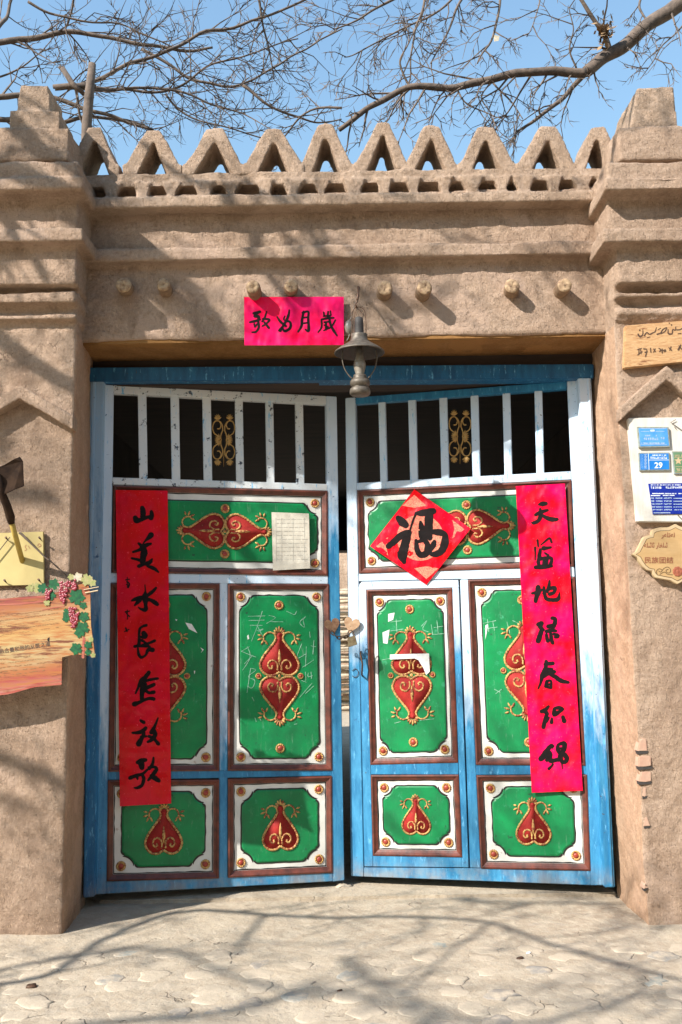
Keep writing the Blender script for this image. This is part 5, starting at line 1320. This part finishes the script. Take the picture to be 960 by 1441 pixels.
pile = empty('stick_pile', (.2, 11, 0), label='stacked pile of pale sunlit sticks in the yard, seen through the gap', cat='wood pile')
rr.seed(21)
for i in range(46):
    z = .05 + (i // 2) * .085; x0 = -.9 + rr.uniform(-.2, .2)
    m_ = MB(); m_.tube([Vector((x0, rr.uniform(-.5, .1), z)), Vector((x0 + 1, rr.uniform(-.5, .1), z + rr.uniform(-.04, .04))), Vector((x0 + 2.1, rr.uniform(-.5, .1), z + rr.uniform(-.05, .05)))], [rr.uniform(.02, .045) for _ in range(3)], 7)
    m_.build('stick', M['woodpile'], pile, smooth=True)

opp = empty('sky_blocking_house', (8, -11, 0), label='added two storey mud house, unseen behind the viewer, blocking part of the sky light', cat='house')  # invented house out of view, added to cut the sky fill on the wall
m_ = MB(); m_.box((-13, -3, -.1), (14, 0, 7.6)); m_.build('wall', M['mud'], opp)
m_ = MB(); m_.box((-13.3, -3.3, 7.61), (14.3, .3, 7.9)); m_.build('roof', M['darkwood'], opp)
for i in range(5):
    m_ = MB(); m_.box((-11 + i * 5, -.05, 3.6), (-9.6 + i * 5, .04, 5.2)); m_.build('window', M['darkwood'], opp)
# ------------------------------------------------------------------ trees
class Tree:
    def __init__(s, name, base, h, r, **k):
        s.root = empty(name, base, 0, **k); s.base = Vector(base); s.h = h; s.tw = MB(); s.lb = []
        m_ = MB(); pts = [Vector((noise.noise(Vector((z * .6, base[0], 0))) * .25, noise.noise(Vector((z * .6, 5, base[1]))) * .25, z * h / 8 - .1)) for z in range(9)]
        m_.tube(pts, [r * (1.35 - .9 * z / 8) for z in range(9)], 14); m_.build('trunk', M['bark'], s.root, smooth=True)
        s.top = pts[-1] + s.base; s.mid = pts[5] + s.base; s.rnd = random.Random(int(abs(base[0] * 31)))
    def twig(s, p, d, l, r, depth, gen):
        rn = s.rnd; n = 4; pts = [p]; dd = d.normalized(); rads = [r]
        for i in range(n):
            dd = (dd + Vector((rn.gauss(0, .20), rn.gauss(0, .16), rn.gauss(0, .20) + s.droop * .06))).normalized()
            pts.append(pts[-1] + dd * (l / n)); rads.append(r * (1 - .72 * (i + 1) / n))
        s.tw.tube(pts, rads, 3 if r < .004 else 4, cap=False)
        if depth > 0:
            for i in range(rn.choice([2, 3, 3, 4])):
                k = rn.uniform(.15, .95) * n; a = int(k); q = pts[a].lerp(pts[a + 1], k - a)
                t = (pts[a + 1] - pts[a]).normalized(); o = t.orthogonal().normalized(); o.rotate(__import__('mathutils').Quaternion(t, rn.uniform(0, 6.28)))
                s.twig(q, t * .75 + o * rn.uniform(.5, 1.1), l * rn.uniform(.38, .62), max(r * .5, gen), depth - 1, gen)
    def limb(s, pts, r0_, r1_, tw=1.0, tl=.5, depth=2, gen=.0026, root=None, step=.092, wide=9):
        rn = s.rnd
        P_ = [Vector(q) for q in catmull([tuple(p) for p in pts], 5)]
        P_ = [p + Vector((noise.noise(p * 5), noise.noise(p * 5 + Vector((9, 0, 0))), noise.noise(p * 5 + Vector((0, 9, 0))))) * .02 for p in P_]
        k = len(P_); R_ = [r0_ + (r1_ - r0_) * i / (k - 1) for i in range(k)]
        if root is not None:
            n = 6; a = Vector(root); b = P_[0]; pre = [a.lerp(b, i / n) + Vector((0, 0, .18 * math.sin(math.pi * i / n))) for i in range(n)]
            P_ = pre + P_; R_ = [min(wide, max(r0_ * 1.6 - (r0_ * .6) * i / n, r0_)) for i in range(n)] + R_
        m_ = MB(); m_.tube([p - s.base for p in P_], [r * (1 + .10 * noise.noise(p * 9)) for p, r in zip(P_, R_)], 8 if r0_ > .01 else 6); m_.build('branch', M['bark'], s.root, smooth=True)
        if tw <= 0: return
        st = len(P_) - k; acc = 0
        for i in range(st, len(P_) - 1):
            L_ = (P_[i + 1] - P_[i]).length; acc += L_ * tw
            while acc > step:
                acc -= step
                t = (P_[i + 1] - P_[i]).normalized(); o = Vector((rn.gauss(0, 1), rn.gauss(0, .5), rn.gauss(0, 1)));  o = (o - t * o.dot(t)).normalized()
                s.twig(P_[i].lerp(P_[i + 1], rn.random()) - s.base, t * .8 + o * rn.uniform(.4, 1.1), tl * rn.uniform(.35, 1.2), max(min(R_[i] * .45, .008), gen * 1.6), depth, gen)
    def done(s):
        s.tw.build('twigs', M['bark'], s.root, recalc=False, kind='stuff')
def bpx(lst, Y, dY=0):
    n = len(lst) - 1; return [P(x, y, Y + dY * i / max(n, 1)) for i, (x, y) in enumerate(lst)]
TL_ = Tree('bare_tree', (-3.6, 2.4, 0), 4.6, .14, label='bare winter tree behind the wall at upper left, thin tangled twigs', cat='tree'); TL_.droop = 0
TL_.droop = 0
TA = 1.3
for (pts, r0_, r1_, tw, tl, rt) in [
    ([(-20, 62), (40, 54), (90, 46), (130, 50), (200, 62), (260, 72), (300, 68)], .022, .008, 1, .5, 1),
    ([(75, 124), (135, 112), (180, 92), (230, 72), (280, 48), (340, 35), (400, 12), (440, -6)], .014, .007, 1, .45, 0),
    ([(-20, 137), (30, 134), (60, 132), (120, 155), (160, 165), (215, 182)], .022, .010, .8, .4, 1),
    ([(-20, 168), (30, 165), (80, 172), (130, 166), (190, 172), (225, 190)], .020, .008, .8, .35, 1),
    ([(-10, 48), (5, 30), (12, 18), (18, -10)], .014, .01, .7, .4, 0),
    ([(40, 2), (70, 18), (120, 30), (180, 38), (250, 70)], .009, .004, 1, .4, 0),
    ([(75, 122), (110, 122), (150, 128), (215, 122), (260, 130), (300, 148), (345, 160)], .012, .005, 1, .45, 0),
    ([(130, 120), (200, 130), (250, 122), (300, 90), (350, 75), (420, 55)], .010, .004, 1, .45, 0),
    ([(200, 70), (250, 100), (290, 118), (340, 120), (380, 95), (430, 70), (480, 40)], .012, .005, 1, .4, 0),
    ([(340, 120), (380, 150), (420, 165), (450, 174), (480, 168)], .010, .004, .9, .35, 0),
    ([(365, -10), (368, 30), (378, 70), (384, 112)], .010, .004, 1.2, .35, 0),
    ([(105, -8), (100, 25), (92, 48)], .008, .005, .8, .3, 0),
    ([(-10, 110), (20, 100), (50, 80), (75, 55)], .008, .003, .8, .4, 0),
    ([(85, 95), (105, 125), (112, 165), (130, 200)], .012, .006, .7, .3, 0),
    ([(480, 150), (430, 160), (400, 190), (380, 210)], .008, .003, .8, .3, 0),
    ([(230, 130), (260, 160), (330, 185), (400, 200)], .008, .004, .9, .35, 0)]:
    TL_.limb(bpx(pts, TA + TL_.rnd.uniform(-.3, .4), .2), r0_, r1_, tw, tl, 2, .003, TL_.top if rt else None)
TL_.done()
TR_ = Tree('bare_tree', (3.9, 2.0, 0), 4.9, .16, label='bare tree at upper right whose thick bough reaches left over the parapet', cat='tree'); TR_.droop = -1
for (pts, r0_, r1_, tw, tl, rt) in [
    ([(985, -12), (965, 2), (920, 30), (880, 62), (850, 80), (825, 103)], .050, .038, .7, .45, 1),
    ([(825, 103), (790, 101), (760, 102), (700, 110), (640, 122), (590, 122), (545, 138), (510, 160), (480, 182)], .030, .015, 1.1, .45, 0),
    ([(822, 104), (795, 135), (760, 163), (740, 178), (728, 185)], .018, .006, .9, .3, 0),
    ([(858, 72), (850, 50), (835, 25), (812, -8)], .020, .012, .7, .35, 0),
    ([(704, -10), (700, 30), (690, 60), (672, 92)], .010, .005, 1.2, .4, 0),
    ([(655, -10), (640, 20), (625, 55), (605, 90)], .010, .004, 1.2, .4, 0),
    ([(600, -10), (590, 30), (578, 70), (575, 110), (565, 170)], .010, .004, 1.2, .4, 0),
    ([(560, -4), (535, 8), (500, 30), (470, 42)], .010, .004, 1.1, .45, 0),
    ([(640, -5), (600, 25), (550, 50), (500, 75), (485, 80)], .008, .003, 1.1, .45, 0),
    ([(580, 120), (560, 90), (575, 60), (600, 20)], .008, .003, 1, .35, 0),
    ([(690, 112), (720, 145), (735, 165)], .007, .003, 1, .3, 0),
    ([(640, 120), (660, 150), (700, 165)], .007, .003, 1, .3, 0),
    ([(905, -10), (900, 12), (912, 30)], .010, .006, .8, .35, 0),
    ([(960, 38), (935, 62), (920, 90), (900, 112)], .006, .002, .8, .3, 0),
    ([(810, 96), (800, 70), (808, 40), (800, 10)], .007, .003, 1, .35, 0),
    ([(700, 108), (680, 135), (690, 160), (682, 175)], .006, .003, 1, .3, 0),
    ([(760, 0), (755, 25), (742, 50)], .006, .002, .8, .3, 0)]:
    TR_.limb(bpx(pts, 1.2 + TR_.rnd.uniform(-.2, .3), -.1), r0_, r1_, tw, tl, 2, .003, TR_.top if rt else None)
TR_.done()
# post behind the wall
m_ = MB(); m_.tube([P(121, 260, .35), P(122, 178, .35), P(126, 130, .35), P(130, 90, .35)], [.03, .027, .025, .02], 10)
m_.build('wooden_post', M['bark'], None, smooth=True, label='rough grey wooden post standing behind the left end of the parapet', cat='post')
m_ = MB(); m_.tube([P(88, 96, .4), P(102, 118, .4), P(118, 132, .4)], [.014, .016, .012], 8); m_.tube([P(75, 122, .42), P(100, 121, .42), P(135, 122, .42)], [.012, .017, .014], 8)
m_.build('cut_branch', M['bark'], None, smooth=True, label='short cut branches crossing behind the wooden post', cat='branch')
# dead leaves caught on the bough
rr.seed(9); m_ = MB()
for k in range(110):
    c = P(851 + rr.gauss(0, 6), 46 + rr.gauss(0, 10), 1.12) + Vector((0, rr.uniform(-.06, .06), 0)); a = Vector((rr.gauss(0, 1), rr.gauss(0, 1), rr.gauss(0, 1))).normalized(); b_ = a.orthogonal().normalized()
    b = len(m_.v); m_.v += [c - a * .028, c + b_ * .014, c + a * .028, c - b_ * .014]; m_.face([b, b + 1, b + 2, b + 3])
m_.build('dead_leaves', M['dryleaf'], None, recalc=False, label='clump of dead brown leaves caught on the thick right bough', cat='leaves', kind='stuff')
m_ = MB(); c = P(699, 53, 1.1)
for k in range(3):
    b = len(m_.v); m_.v += [c + Vector((-.02 + k * .006, 0, .02)), c + Vector((.02, .01 * k, .012)), c + Vector((.012, 0, -.022)), c + Vector((-.018, .004, -.012 * k))]; m_.face([b, b + 1, b + 2, b + 3])
m_.build('dry_leaf', M['leafpale'], None, recalc=False, label='single pale dry leaf hanging in the twigs above the parapet', cat='leaf')

# tree on the street side, overhead left behind the viewer: its boughs shade wall and ground
TF = Tree('bare_tree', (-9.0, -4.2, 0), 7.2, .22, label='bare street tree whose branches throw the shadows on wall and ground', cat='tree'); TF.droop = 0
def shadowed(lst, t, ground_=False, Y=-.3):
    out = []
    for i, q in enumerate(lst):
        p = G(*q) if ground_ else P(q[0], q[1], Y)
        out.append(p - SUN * (t + .25 * noise.noise(Vector((q[0] * .01, q[1] * .01, t)))))
    return out
for (pts, g, t, r0_, r1_, tw, tl) in [
    ([(-260, 250), (-60, 290), (60, 330), (120, 350), (220, 400), (300, 470)], 0, 2.60, .065, .04, .6, .6),
    ([(60, 230), (150, 300), (215, 350), (262, 400), (300, 450)], 0, 2.81, .05, .022, .7, .5),
    ([(300, 250), (330, 290), (345, 340), (400, 420)], 0, 2.70, .036, .018, .5, .5),
    ([(400, 250), (430, 300), (480, 380), (560, 450), (640, 480)], 0, 3.02, .016, .008, .8, .5),
    ([(-200, 380), (-60, 430), (50, 520), (110, 560), (160, 600)], 0, 2.50, .05, .03, .6, .5),
    ([(-200, 690), (-60, 705), (40, 722), (110, 738)], 0, 2.60, .04, .03, .5, .5),
    ([(-200, 1010), (-60, 1060), (30, 1085), (90, 1115), (130, 1130)], 0, 2.39, .035, .024, .5, .5),
    ([(-160, 1090), (-20, 1130), (90, 1165)], 0, 2.60, .020, .012, .5, .5),
    ([(-120, 200), (-20, 190), (50, 160), (80, 190), (90, 240)], 0, 2.18, .016, .008, .5, .4),
    ([(340, 690), (440, 760), (520, 900), (560, 1000), (680, 1060)], 0, 3.12, .014, .007, .7, .5),
    ([(500, 1150), (600, 1180), (700, 1185), (840, 1190)], 0, 2.60, .016, .008, .7, .5),
    ([(-120, 290), (-20, 300), (40, 330), (70, 370), (110, 420), (140, 470)], 0, 2.5, .034, .02, .7, .6),
    ([(-150, 330), (-40, 370), (20, 350), (100, 300), (180, 290)], 0, 2.9, .022, .012, .8, .5),
    ([(-150, 480), (-30, 500), (40, 470), (90, 430)], 0, 2.8, .024, .014, .6, .5),
    ([(-100, 560), (-10, 600), (30, 640), (20, 700)], 0, 2.6, .03, .016, .5, .5),
    ([(10, 110), (40, 150), (70, 185), (60, 240)], 0, 2.4, .010, .006, .6, .3),
    ([(180, 180), (260, 240), (330, 250), (400, 280)], 0, 2.5, .014, .006, .9, .4),
    ([(330, 230), (360, 260), (420, 300), (440, 350), (520, 400)], 0, 2.7, .020, .010, .7, .5),
    ([(560, 290), (640, 310), (720, 330), (820, 345)], 0, 2.8, .008, .004, .8, .4),
    ([(200, 640), (300, 720), (380, 780), (450, 900)], 0, 3.2, .016, .009, .6, .5),
    ([(320, 960), (380, 1010), (450, 1060), (520, 1080)], 0, 3.0, .014, .008, .6, .5),
    ([(550, 880), (600, 960), (640, 1060), (720, 1130)], 0, 3.0, .012, .007, .6, .5),
    ([(860, 150), (920, 160), (905, 230), (880, 300), (930, 330)], 0, 2.60, .018, .008, .6, .4),
    ([(850, 540), (880, 640), (900, 720), (890, 900)], 0, 2.81, .010, .006, .5, .4),
    ([(840, 250), (900, 262), (960, 250), (1010, 240)], 0, 2.70, .010, .005, .6, .4),
    ([(-120, 1400), (60, 1372), (150, 1320), (220, 1292), (300, 1281), (380, 1287), (480, 1290), (600, 1292), (690, 1300), (760, 1322), (850, 1350), (960, 1378), (1080, 1405)], 1, 2.08, 0.0198, 0.0098, .7, .45),
    ([(372, 1285), (350, 1310), (330, 1342)], 1, 2.08, 0.0132, 0.0070, .4, .3),
    ([(690, 1300), (640, 1335), (600, 1370), (575, 1400)], 1, 2.13, 0.0106, 0.0056, .4, .3),
    ([(-120, 1385), (100, 1345), (220, 1335), (330, 1372), (450, 1405)], 1, 2.91, 0.0198, 0.0098, .6, .5),
    ([(480, 1345), (600, 1420), (760, 1440), (900, 1400), (1000, 1392)], 1, 3.02, 0.0172, 0.0098, .8, .6),
    ([(100, 1441), (300, 1425), (450, 1390), (620, 1441)], 1, 3.12, 0.0224, 0.0112, .8, .6),
    ([(560, 1270), (700, 1262), (800, 1258), (930, 1300)], 1, 2.60, 0.0066, 0.0042, .8, .4)]:
    if not g and max(q[1] for q in pts) < 650: t *= .62
    TF.limb(shadowed(pts, t, g), r0_, r1_, tw, tl, 2, .004, TF.top if r0_ > .039 else None, wide=.03, step=.13)
TF.done()
print('objects', len(bpy.data.objects), 'faces', sum(len(o.data.polygons) for o in bpy.data.objects if o.type == 'MESH'))
